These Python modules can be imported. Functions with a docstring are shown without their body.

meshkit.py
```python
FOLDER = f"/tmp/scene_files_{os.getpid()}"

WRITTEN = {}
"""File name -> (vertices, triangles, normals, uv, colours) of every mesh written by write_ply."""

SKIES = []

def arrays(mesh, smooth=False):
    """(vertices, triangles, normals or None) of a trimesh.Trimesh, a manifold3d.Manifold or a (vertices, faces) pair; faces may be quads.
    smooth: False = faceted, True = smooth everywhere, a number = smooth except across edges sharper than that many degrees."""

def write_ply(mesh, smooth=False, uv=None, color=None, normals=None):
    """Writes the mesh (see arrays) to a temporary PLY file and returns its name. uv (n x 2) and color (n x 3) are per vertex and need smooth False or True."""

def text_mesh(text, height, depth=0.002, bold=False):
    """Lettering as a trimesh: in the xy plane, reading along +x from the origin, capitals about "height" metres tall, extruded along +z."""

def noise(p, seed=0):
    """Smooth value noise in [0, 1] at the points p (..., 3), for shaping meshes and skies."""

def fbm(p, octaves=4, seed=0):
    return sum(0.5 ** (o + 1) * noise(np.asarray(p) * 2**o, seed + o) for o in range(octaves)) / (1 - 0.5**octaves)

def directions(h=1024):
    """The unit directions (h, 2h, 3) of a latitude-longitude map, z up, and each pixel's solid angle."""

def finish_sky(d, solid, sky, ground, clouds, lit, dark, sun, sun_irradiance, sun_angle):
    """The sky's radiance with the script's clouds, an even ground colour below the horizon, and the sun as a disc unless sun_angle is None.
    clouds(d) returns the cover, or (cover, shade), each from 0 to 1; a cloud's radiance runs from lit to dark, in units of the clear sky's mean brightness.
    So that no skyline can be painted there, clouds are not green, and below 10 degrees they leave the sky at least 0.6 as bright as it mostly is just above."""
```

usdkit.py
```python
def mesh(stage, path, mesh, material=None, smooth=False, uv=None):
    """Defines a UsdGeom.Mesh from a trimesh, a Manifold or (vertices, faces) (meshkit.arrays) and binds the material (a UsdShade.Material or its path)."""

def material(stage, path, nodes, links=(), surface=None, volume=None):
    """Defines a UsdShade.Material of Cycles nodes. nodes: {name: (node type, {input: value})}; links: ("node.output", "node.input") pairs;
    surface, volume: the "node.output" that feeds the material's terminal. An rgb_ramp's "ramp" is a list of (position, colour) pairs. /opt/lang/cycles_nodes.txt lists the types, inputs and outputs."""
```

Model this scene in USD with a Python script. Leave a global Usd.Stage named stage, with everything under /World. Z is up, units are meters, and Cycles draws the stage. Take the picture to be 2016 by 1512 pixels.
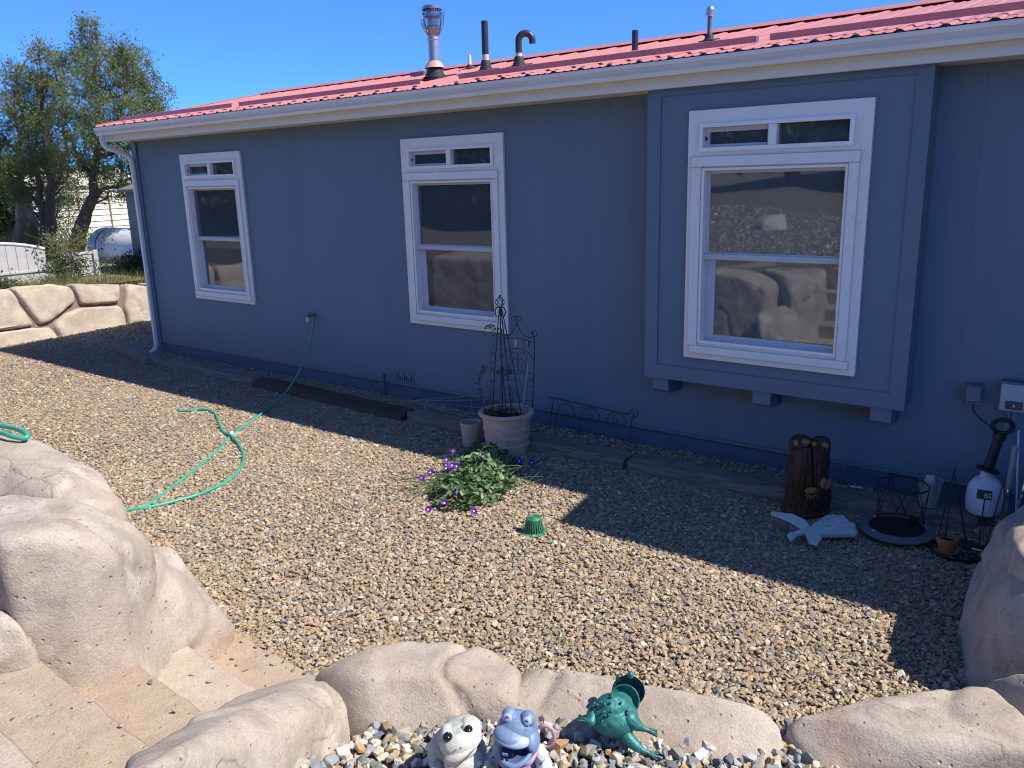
import math, random
import numpy as np, trimesh, usdkit, meshkit
import manifold3d as m3
from manifold3d import Manifold, CrossSection
from shapely.geometry import Polygon, box as sbox
from pxr import Usd, UsdGeom, UsdLux, UsdShade, Gf, Sdf, Vt

stage = Usd.Stage.CreateInMemory()
UsdGeom.SetStageUpAxis(stage, 'Z')
UsdGeom.Xform.Define(stage, '/World')
UsdGeom.Scope.Define(stage, '/World/Looks')
rng = np.random.default_rng(7)

# ------------------------------------------------------------------ camera
cam = UsdGeom.Camera.Define(stage, '/World/camera')
cam.CreateHorizontalApertureAttr(36.0); cam.CreateVerticalApertureAttr(27.0)
cam.CreateFocalLengthAttr(36.0 * 1624.6 / 2016)
cam.CreateFStopAttr(0.0); cam.CreateFocusDistanceAttr(6.0)
cam.CreateClippingRangeAttr(Gf.Vec2f(0.05, 5000))
EYE = (0.0, -5.5, 2.12)
_r = (0.79223306, 0.60960752, -0.02730278); _u = (-0.12716745, 0.20869357, 0.969678); _f = (-0.59682092, 0.76473895, -0.24285618)
cam.AddTransformOp().Set(Gf.Matrix4d(*_r, 0, *_u, 0, *[-a for a in _f], 0, *EYE, 1))
EXPOSURE = 1.62
cam.CreateExposureAttr(EXPOSURE)

# ------------------------------------------------------------------ sky and sun
SUN = np.array([0.82, 0.235, 1.0]); SUN /= np.linalg.norm(SUN)
dome = UsdLux.DomeLight.Define(stage, '/World/sky')
dome.CreateIntensityAttr(1.0)
skym = usdkit.material(stage, '/World/Looks/sky_look', {
    's': ('sky_texture', {'sky_type': 'single_scattering', 'sun_disc': False, 'sun_elevation': math.asin(SUN[2]),
                          'sun_rotation': math.atan2(SUN[0], SUN[1]), 'altitude': 12000.0, 'air_density': 2.4, 'aerosol_density': 7.0, 'ozone_density': 12.5}),
    'b': ('background_shader', {'strength': 0.086})}, [('s.color', 'b.color')], surface='b.background')
UsdShade.MaterialBindingAPI.Apply(dome.GetPrim()).Bind(skym)
dome.GetPrim().SetCustomDataByKey('kind', 'structure')
sun = UsdLux.DistantLight.Define(stage, '/World/sun')
sun.CreateNormalizeAttr(True); sun.CreateIntensityAttr(0.60); sun.CreateAngleAttr(0.5); sun.CreateColorAttr(Gf.Vec3f(1.0, 0.945, 0.87))
_q = Gf.Rotation(Gf.Vec3d(0, 0, 1), Gf.Vec3d(*map(float, SUN)))
sun.AddTransformOp().Set(Gf.Matrix4d().SetRotate(_q))

# ------------------------------------------------------------------ helpers
used, origin = {}, {}
def numbered(parent, name):
    k = (parent, name); n = used.get(k, 0); used[k] = n + 1
    return name if n == 0 else f'{name}_{n:03d}'
def tag(p, label=None, cat=None, group=None, kind=None):
    p = p.GetPrim() if hasattr(p, 'GetPrim') else p
    for k, v in (('label', label), ('category', cat), ('group', group), ('kind', kind)):
        if v: p.SetCustomDataByKey(k, v)
    return p
def thing(name, label, cat, loc=(0, 0, 0), rotz=0.0, group=None, rot=None, scale=None):
    path = '/World/' + numbered('/World', name)
    x = UsdGeom.Xform.Define(stage, path)
    x.AddTranslateOp().Set(Gf.Vec3d(*map(float, loc)))
    if rotz: x.AddRotateZOp().Set(math.degrees(rotz))
    if rot: x.AddRotateXYZOp().Set(Gf.Vec3f(*rot))
    if scale: x.AddScaleOp().Set(Gf.Vec3f(scale, scale, scale))
    tag(x, label, cat, group)
    return path
def obj(name, mesh, mat, parent='/World', smooth=False, label=None, kind=None, off=None):
    """one Mesh prim; off: subtracted from world points to reach the parent's frame"""
    if isinstance(mesh, list): mesh = cat(mesh)
    if off is not None:
        v, f, _ = meshkit.arrays(mesh); mesh = trimesh.Trimesh(v - np.asarray(off), f, process=False)
    parent = str(parent)
    path = parent + '/' + numbered(parent, name)
    usdkit.mesh(stage, path, mesh, '/World/Looks/' + mat, smooth=smooth)
    if label or kind: tag(stage.GetPrimAtPath(path), label, kind=kind)
    return path
def cat(ms):
    out = []
    for m in ms:
        v, f, _ = meshkit.arrays(m); out.append(trimesh.Trimesh(v, f, process=False))
    return trimesh.util.concatenate(out)
def solo(name, mesh, mat, label, cat_, group=None, smooth=False, kind=None):
    p = obj(name, mesh, mat, smooth=smooth); tag(stage.GetPrimAtPath(p), label, cat_, group, kind); return p
def T(m, loc=(0, 0, 0), rot=None, s=None):
    v, f, _ = meshkit.arrays(m); v = v.copy()
    if s is not None: v = v * np.asarray(s)
    if rot is not None: v = v @ trimesh.transformations.euler_matrix(*rot)[:3, :3].T
    return trimesh.Trimesh(v + np.asarray(loc), f, process=False)
def bx(x0, x1, y0, y1, z0, z1, b=0.0):
    if b <= 0:
        m = trimesh.creation.box([x1 - x0, y1 - y0, z1 - z0]); m.apply_translation([(x0 + x1) / 2, (y0 + y1) / 2, (z0 + z1) / 2]); return m
    P = []
    for sx in (0, 1):
        for sy in (0, 1):
            for sz in (0, 1):
                c = np.array([(x0, x1)[sx], (y0, y1)[sy], (z0, z1)[sz]]); d = np.array([1 - 2 * sx, 1 - 2 * sy, 1 - 2 * sz]) * b
                for k in range(3):
                    q = c + d; q[k] = c[k]; P.append(q)
    return trimesh.Trimesh(*meshkit.arrays(Manifold.hull_points(np.array(P)))[:2], process=False)
def spline(pts, n=8, closed=False):
    P = np.asarray(pts, float)
    Q = np.vstack([P[-1], P, P[0], P[1]]) if closed else np.vstack([2 * P[0] - P[1], P, 2 * P[-1] - P[-2]])
    out = []
    for i in range(1, len(Q) - 2):
        p0, p1, p2, p3 = Q[i - 1:i + 3]
        for t in np.arange(n) / n:
            out.append(.5 * (2 * p1 + (p2 - p0) * t + (2 * p0 - 5 * p1 + 4 * p2 - p3) * t * t + (3 * p1 - p0 - 3 * p2 + p3) * t ** 3))
    if not closed: out.append(P[-1])
    return np.array(out)
def tube(pts, r, n=6, closed=False, cap=True):
    P = np.asarray(pts, float); N = len(P)
    r = np.full(N, r, float) if np.ndim(r) == 0 else np.interp(np.linspace(0, 1, N), np.linspace(0, 1, len(r)), r)
    t = (np.roll(P, -1, 0) - np.roll(P, 1, 0)) if closed else np.gradient(P, axis=0)
    t /= np.maximum(np.linalg.norm(t, axis=1, keepdims=True), 1e-9)
    up = np.array([0, 0, 1.0]) if abs(t[0, 2]) < .9 else np.array([1.0, 0, 0])
    a = np.cross(t[0], up); a /= np.linalg.norm(a); A = [a]
    for i in range(1, N):
        a = A[-1] - t[i] * (A[-1] @ t[i]); a /= max(np.linalg.norm(a), 1e-9); A.append(a)
    A = np.array(A); B = np.cross(t, A); th = np.arange(n) / n * 2 * np.pi
    V = (P[:, None] + r[:, None, None] * (np.cos(th)[None, :, None] * A[:, None] + np.sin(th)[None, :, None] * B[:, None])).reshape(-1, 3)
    F = []
    for i in range(N if closed else N - 1):
        j = (i + 1) % N
        for k in range(n):
            l = (k + 1) % n
            F += [[i * n + k, i * n + l, j * n + l], [i * n + k, j * n + l, j * n + k]]
    if cap and not closed:
        V = np.vstack([V, P[0], P[-1]]); c0, c1 = N * n, N * n + 1
        for k in range(n):
            l = (k + 1) % n
            F += [[c0, k, l][::-1] if 0 else [c0, l, k], [c1, (N - 1) * n + k, (N - 1) * n + l]]
    return trimesh.Trimesh(V, F, process=False)
def lathe(prof, n=32):
    """(r, z) profile around z"""
    P = np.asarray(prof, float); th = np.arange(n) / n * 2 * np.pi
    V = np.stack([P[:, None, 0] * np.cos(th), P[:, None, 0] * np.sin(th), np.repeat(P[:, 1:2], n, 1)], -1).reshape(-1, 3); F = []
    for i in range(len(P) - 1):
        for k in range(n):
            l = (k + 1) % n; a, b, c, d = i * n + k, i * n + l, (i + 1) * n + l, (i + 1) * n + k
            F += [[a, b, c], [a, c, d]]
    return trimesh.Trimesh(V, F, process=False)
def fix(m):
    m = trimesh.Trimesh(m.vertices, m.faces, process=True); return m
def ell(c, r, rot=None, n=24):
    s = Manifold.sphere(1.0, n).scale(list(map(float, np.broadcast_to(r, 3))))
    if rot is not None: s = s.rotate(list(map(float, rot)))
    return s.translate(list(map(float, c)))
def cap(a, b, ra, rb, n=16):
    a, b = np.asarray(a, float), np.asarray(b, float)
    return Manifold.batch_hull([Manifold.sphere(ra, n).translate(list(a)), Manifold.sphere(rb, n).translate(list(b))])
def chain(pts, rs, n=14):
    return Manifold.batch_boolean([cap(pts[i], pts[i + 1], rs[i], rs[i + 1], n) for i in range(len(pts) - 1)], m3.OpType.Add)
def blob(parts, edge=.006, it=8, disp=0, freq=60, seed=0):
    m = Manifold.batch_boolean(parts, m3.OpType.Add) if isinstance(parts, list) else parts
    m = m.refine_to_length(edge); v, f, _ = meshkit.arrays(m)
    t = trimesh.Trimesh(v, f, process=True)
    trimesh.smoothing.filter_taubin(t, lamb=.6, nu=.55, iterations=it)
    if disp:
        t.vertices = t.vertices + t.vertex_normals * ((meshkit.fbm(t.vertices * freq, 3, seed) - .5) * 2 * disp)[:, None]
    return t
def hullmesh(pts): return trimesh.Trimesh(*meshkit.arrays(Manifold.hull_points(np.asarray(pts, float)))[:2], process=False)
def ring(c, r, th, n=28, axis='z', m=6):
    a = np.arange(n) / n * 2 * np.pi; o = np.zeros(n)
    P = {'z': np.stack([np.cos(a), np.sin(a), o], 1), 'y': np.stack([np.cos(a), o, np.sin(a)], 1), 'x': np.stack([o, np.cos(a), np.sin(a)], 1)}[axis]
    return tube(np.asarray(c) + P * np.asarray(r), th, m, closed=True)
def extr(poly, y0, y1):
    """shapely polygon in (x, z), extruded from y0 to y1"""
    ms = []
    for g in getattr(poly, 'geoms', [poly]):
        m = trimesh.creation.extrude_polygon(g, y1 - y0, engine='earcut'); v = m.vertices
        ms.append(trimesh.Trimesh(np.stack([v[:, 0], v[:, 2] + y0, v[:, 1]], 1), m.faces[:, ::-1], process=False))
    return cat(ms)
def spiral(c, r0, r1, a0, a1, n=20):
    a = np.linspace(a0, a1, n); r = np.linspace(r0, r1, n)
    return np.stack([c[0] + r * np.cos(a), c[1] + r * np.sin(a)], 1)

# ------------------------------------------------------------------ materials
def mat(name, cols, rough=.7, scale=8, bump=0.0, bscale=60, bdist=.004, metallic=0.0, detail=5, island=False, stretch=None, spec=.5, extra=None, coat=0.0, coord='position', trans=0.0, sheen=0.0, ior=1.5):
    """noise between colours; island=True: one colour per loose piece"""
    cols = [cols] if np.ndim(cols[0]) == 0 else cols
    N = {'p': ('principled_bsdf', {'roughness': rough, 'metallic': metallic, 'specular_ior_level': spec, 'coat_weight': coat}), 'g': ('geometry', {}),
         'm': ('mapping', {'mapping_type': 'point', 'scale': stretch or (1, 1, 1)})}
    L = []
    if coord == 'position': L.append(('g.position', 'm.vector'))
    else:
        N['t'] = ('texture_coordinate', {}); L.append(('t.object', 'm.vector'))
    if len(cols) > 1:
        N['r'] = ('rgb_ramp', {'ramp': [(.25 + .5 * i / (len(cols) - 1), c) for i, c in enumerate(cols)]} if not island else {'ramp': [(i / (len(cols) - 1), c) for i, c in enumerate(cols)]})
        if island: L.append(('g.random_per_island', 'r.fac'))
        else:
            N['n'] = ('noise_texture', {'scale': scale, 'detail': detail, 'roughness': .6}); L += [('m.vector', 'n.vector'), ('n.fac', 'r.fac')]
        L.append(('r.color', 'p.base_color'))
    else: N['p'][1]['base_color'] = cols[0]
    if bump:
        N['n2'] = ('noise_texture', {'scale': bscale, 'detail': 6, 'roughness': .65}); N['b'] = ('bump', {'strength': bump, 'distance': bdist})
        L += [('m.vector', 'n2.vector'), ('n2.fac', 'b.height'), ('b.normal', 'p.normal')]
    out = 'p.BSDF'
    if trans:
        N['tr'] = ('translucent_bsdf', {'color': cols[0]}); N['mx'] = ('mix_closure', {'fac': trans})
        if len(cols) > 1: L.append(('r.color', 'tr.color'))
        L += [('p.BSDF', 'mx.closure1'), ('tr.BSDF', 'mx.closure2')]; out = 'mx.closure'
    usdkit.material(stage, '/World/Looks/' + name, N, L, surface=out)

mat('siding', [(.098, .143, .184), (.117, .164, .210), (.106, .152, .196)], .62, 2.2, .45, 240, .0018, stretch=(1, 1, .05), detail=7)
mat('siding_trim', [(.098, .143, .185), (.111, .157, .202)], .5, 3, .2, 120, .001, stretch=(1, 1, .15))
mat('skirting', [(.060, .090, .142), (.073, .104, .158)], .6, 4, .2, 90, .001)
mat('white_trim', [(.60, .555, .50), (.76, .715, .645), (.72, .675, .605), (.79, .745, .675)], .5, 6, .25, 90, .001, detail=10)
mat('white_vinyl', [(.80, .755, .69)], .35)
mat('sash_grey', [(.44, .43, .43), (.50, .49, .48)], .4, 20)
mat('caulk', [(.42, .33, .28), (.6, .5, .44)], .7, 30)
mat('gutter', [(.66, .63, .58), (.73, .70, .645)], .35, 4)
mat('fascia', [(.66, .61, .52), (.71, .66, .57)], .55, 6)
mat('roof_red', [(.44, .155, .14), (.51, .195, .175), (.47, .17, .155)], .38, 3, .05, 40, .001)
mat('roof_edge', (.20, .05, .055), .5)
mat('closure', (.015, .015, .017), .8)
mat('steel', [(.42, .43, .45), (.55, .56, .58)], .38, 25, metallic=.85)
mat('dark_steel', [(.12, .12, .13), (.25, .25, .26)], .5, 30, metallic=.6)
mat('black_pipe', [(.022, .024, .028), (.035, .036, .04)], .4, 20)
mat('rubber', (.03, .03, .035), .6)
mat('bare_pipe', [(.55, .42, .38), (.62, .50, .46)], .6, 30)
mat('sealant', [(.50, .24, .19), (.55, .40, .34)], .6, 30)
mat('white_pvc', (.72, .71, .68), .4)
mat('copper', [(.24, .09, .04), (.38, .2, .12)], .45, 60, metallic=.6)
mat('hose_green', [(.035, .30, .20), (.05, .36, .25)], .42, 30, .3, 500, .0006)
mat('terracotta', [(.52, .33, .25), (.60, .40, .31), (.56, .36, .28)], .8, 12, .2, 120, .0012)
mat('orange_pot', [(.40, .15, .06), (.48, .20, .085)], .75, 25, .2, 200, .001)
mat('beige_pot', [(.40, .34, .26), (.45, .39, .30)], .6, 16)
mat('soil', [(.022, .016, .012), (.05, .035, .025)], .95, 60, 1, 120, .01)
mat('black_iron', [(.010, .010, .012), (.02, .018, .018)], .5, 60)
mat('wire_grey', [(.30, .30, .28), (.42, .41, .38)], .5, 60, metallic=.5)
mat('twig', [(.09, .06, .035), (.16, .11, .07)], .9, 60)
mat('vine_leaf', [(.075, .14, .04), (.135, .22, .07), (.10, .18, .055), (.17, .25, .09)], .5, island=True, trans=.25)
mat('leaf_plain', [(.095, .185, .07), (.14, .24, .10), (.175, .275, .125), (.115, .21, .085)], .5, 14, trans=.25)
mat('dry_leaf', [(.16, .12, .05), (.07, .09, .03), (.2, .15, .08)], .7, island=True, trans=.2)
mat('petal', [(.12, .015, .30), (.17, .025, .40)], .55, 50, trans=.3)
mat('petal_throat', (.75, .6, .75), .5)
mat('drain_green', [(.03, .17, .09), (.045, .21, .12)], .45, 60)
mat('tie_grey', [(.06, .05, .04), (.30, .27, .235), (.16, .14, .12), (.38, .345, .30)], .9, 7, 1.0, 30, .012, stretch=(.4, 7, 7), detail=8)
mat('tie_brown', [(.03, .02, .015), (.13, .085, .06), (.07, .047, .035), (.20, .15, .115)], .9, 7, 1.0, 30, .012, stretch=(.4, 7, 7), detail=8)
mat('bear_dark', [(.022, .011, .006), (.055, .024, .011), (.035, .017, .009)], .45, 20, .8, 60, .004, stretch=(4, 4, .5))
mat('bear_light', [(.22, .11, .035), (.33, .18, .06)], .5, 40)
mat('mint_paint', [(.42, .52, .50), (.50, .60, .575)], .6, 20, .2, 150, .001)
mat('pencil', (.05, .06, .06), .8)
mat('grey_enamel', [(.13, .145, .17), (.17, .185, .21)], .3, 20)
mat('burnt', [(.010, .008, .007), (.03, .022, .018)], .8, 40, .6, 80, .006)
mat('dark_plastic', (.010, .010, .012), .45)
mat('tank_white', [(.66, .70, .74), (.72, .75, .78)], .4, 20)
mat('label_white', (.75, .75, .75), .5)
mat('tool_grey', [(.22, .23, .23), (.28, .29, .29)], .6, 40)
mat('chrome', (.75, .77, .8), .18, metallic=1.0)
mat('box_grey', [(.10, .125, .165), (.115, .14, .18)], .5, 20)
mat('box_cream', [(.33, .35, .37), (.37, .39, .41)], .5, 20)
mat('led_red', (.5, .03, .03), .4)
mat('bucket', [(.22, .25, .24), (.27, .30, .28)], .5, 20)
mat('rock', [(.30, .235, .175), (.43, .35, .275), (.37, .29, .225), (.48, .41, .335)], .88, 3.0, .8, 26, .012, detail=8)
mat('wall_rock', [(.42, .34, .25), (.54, .45, .345), (.47, .385, .29), (.58, .50, .39)], .88, 2.4, .7, 16, .015, detail=8)
mat('mortar', [(.16, .10, .075), (.24, .16, .12)], .95, 8, .8, 40, .01)
mat('frog_cream', [(.42, .43, .38), (.64, .62, .55), (.54, .53, .47), (.66, .64, .57)], .75, 55, .45, 200, .0015, detail=8)
mat('frog_green', [(.22, .26, .23), (.50, .51, .45), (.33, .36, .32), (.56, .56, .50)], .8, 70, .6, 200, .0025, detail=9)
mat('frog_eye', (.012, .014, .02), .15)
mat('ink', (.06, .06, .06), .8)
mat('mouth_line', (.17, .11, .10), .8)
mat('blue_glaze', [(.085, .145, .26), (.16, .235, .37), (.115, .18, .305)], .5, 24, .2, 160, .001)
mat('blue_mouth', [(.055, .085, .19), (.07, .10, .22)], .5, 20)
mat('blue_speck', [(.20, .25, .40), (.36, .42, .55), (.24, .29, .44)], .4, 180)
mat('pink_glaze', [(.42, .21, .25), (.50, .28, .32)], .45, 20)
mat('pale_pink', [(.58, .38, .46), (.62, .44, .5)], .45, 20)
mat('teal_glaze', [(.05, .35, .38), (.08, .42, .45)], .35, 20)
mat('white_glaze', [(.55, .62, .72), (.66, .71, .78)], .4, 30)
mat('bronze', [(.012, .095, .085), (.04, .21, .19), (.02, .135, .12), (.085, .33, .29)], .5, 34, .5, 140, .003, metallic=.3, detail=8)
mat('bronze_dark', [(.012, .06, .06), (.03, .10, .095)], .5, 40, metallic=.4)
mat('bark', [(.055, .042, .032), (.14, .105, .08), (.09, .068, .052)], .95, 8, .9, 30, .02, stretch=(3, 3, .4))
mat('dead_bark', [(.22, .16, .12), (.34, .27, .21), (.16, .11, .08)], .95, 8, .8, 30, .02, stretch=(3, 3, .4))
mat('juniper', [(.18, .215, .075), (.31, .34, .115), (.40, .42, .15), (.24, .275, .095)], .7, island=True, trans=.45)
mat('juniper_dark', [(.05, .08, .028), (.095, .13, .042), (.07, .105, .035)], .7, island=True, trans=.25)
mat('shrub', [(.05, .085, .022), (.10, .14, .045), (.075, .11, .032)], .7, island=True, trans=.25)
mat('dry_grass', [(.14, .15, .05), (.30, .26, .12), (.20, .19, .07), (.11, .14, .04)], .8, island=True, trans=.25)
mat('aster', (.33, .25, .55), .6)
mat('vinyl_fence', [(.38, .37, .36), (.47, .46, .45)], .55, 6)
mat('shed_siding', [(.62, .59, .44), (.67, .64, .49)], .6, 3)
mat('shed_brown', [(.17, .08, .055), (.22, .11, .08)], .7, 6)
mat('tank_silver', [(.66, .65, .62), (.72, .71, .68)], .4, 5)
mat('rust', [(.36, .13, .05), (.46, .20, .09)], .7, 30)
mat('olive', [(.17, .145, .10), (.20, .17, .12)], .7, 6)
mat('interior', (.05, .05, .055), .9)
mat('curtain', [(.50, .51, .50), (.62, .62, .60)], .9, 6)
mat('hill', [(.10, .085, .06), (.17, .145, .105), (.13, .115, .085)], .95, 14, 1, 30, .03)
mat('path', [(.30, .23, .16), (.36, .29, .21)], .9, 4)
mat('far_ground', [(.16, .13, .08), (.22, .19, .11), (.12, .12, .055)], .95, 1.5, .6, 12, .05)
mat('pale_rock', [(.42, .38, .33), (.52, .48, .42)], .9, 6, .8, 20, .02)

PAL = [(0.351, 0.251, 0.148), (0.391, 0.287, 0.174), (0.251, 0.198, 0.136), (0.42, 0.319, 0.204), (0.314, 0.213, 0.125), (0.297, 0.232, 0.154), (0.521, 0.467, 0.379), (0.168, 0.164, 0.162), (0.346, 0.258, 0.159), (0.312, 0.248, 0.167), (0.397, 0.294, 0.179), (0.202, 0.197, 0.186), (0.46, 0.359, 0.237), (0.335, 0.239, 0.141), (0.302, 0.232, 0.153), (0.379, 0.277, 0.167)]
PALB = [(.30, .30, .29), (.46, .40, .29), (.17, .18, .19), (.52, .46, .37), (.22, .235, .245), (.42, .25, .11), (.34, .33, .30), (.12, .12, .13), (.56, .52, .45), (.26, .24, .20), (.36, .27, .16), (.20, .2, .19), (.6, .57, .5), (.25, .27, .28), (.45, .36, .22), (.31, .29, .24)]
def pebble_mat(name, pal, rough=.75):
    usdkit.material(stage, '/World/Looks/' + name, {
        'o': ('object_info', {}), 'w': ('white_noise_texture', {'dimensions': '3D'}), 'r': ('rgb_ramp', {'ramp': [(i / len(pal), c) for i, c in enumerate(pal)], 'interpolate': False}),
        'g': ('geometry', {}), 'n': ('noise_texture', {'scale': 160, 'detail': 3}), 'mr': ('map_range', {'from_min': .3, 'from_max': .7, 'to_min': .78, 'to_max': 1.2}),
        'mx': ('mix_color', {'blend_type': 'multiply', 'fac': 1.0}), 'p': ('principled_bsdf', {'roughness': rough})},
        [('o.location', 'w.vector'), ('w.value', 'r.fac'), ('r.color', 'mx.a'), ('g.position', 'n.vector'), ('n.fac', 'mr.value'), ('mr.result', 'mx.b'), ('mx.result', 'p.base_color')], surface='p.BSDF')
pebble_mat('pebble', PAL); pebble_mat('pebble_big', PALB)
# ground under the pebbles: voronoi chips of the same colours
usdkit.material(stage, '/World/Looks/gravel_bed', {
    'g': ('geometry', {}), 'v': ('voronoi_texture', {'scale': 55.0}), 'rr': ('separate_color', {}), 'r': ('rgb_ramp', {'ramp': [(i / 16, tuple(.95 * x for x in c)) for i, c in enumerate(PAL)], 'interpolate': False}),
    'b': ('bump', {'strength': .9, 'distance': .01, 'invert': True}), 'p': ('principled_bsdf', {'roughness': .9})},
    [('g.position', 'v.vector'), ('v.color', 'rr.color'), ('rr.r', 'r.fac'), ('r.color', 'p.base_color'), ('v.distance', 'b.height'), ('b.normal', 'p.normal')], surface='p.BSDF')
# window glass: transparent, reflecting more at grazing angles
usdkit.material(stage, '/World/Looks/glass', {
    'f': ('fresnel', {'IOR': 2.05}), 't': ('transparent_bsdf', {'color': (.62, .68, .70)}), 'g': ('glossy_bsdf', {'color': (.88, .90, .93), 'roughness': .022}),
    'd': ('diffuse_bsdf', {'color': (.42, .42, .40)}), 'md': ('mix_closure', {'fac': .11}), 'gb': ('geometry', {}), 'nb': ('noise_texture', {'scale': 2.2, 'detail': 2}), 'bp': ('bump', {'strength': .25, 'distance': .0018}),
    'm': ('mix_closure', {})}, [('gb.position', 'nb.vector'), ('nb.fac', 'bp.height'), ('bp.normal', 'g.normal'), ('t.BSDF', 'md.closure1'), ('d.BSDF', 'md.closure2'), ('f.fac', 'm.fac'), ('md.closure', 'm.closure1'), ('g.BSDF', 'm.closure2')], surface='m.closure')
usdkit.material(stage, '/World/Looks/clear_cap', {
    'f': ('fresnel', {'IOR': 1.5}), 't': ('transparent_bsdf', {'color': (.86, .9, .95)}), 'g': ('glossy_bsdf', {'color': (1, 1, 1), 'roughness': .05}),
    'm': ('mix_closure', {})}, [('f.fac', 'm.fac'), ('t.BSDF', 'm.closure1'), ('g.BSDF', 'm.closure2')], surface='m.closure')
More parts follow.
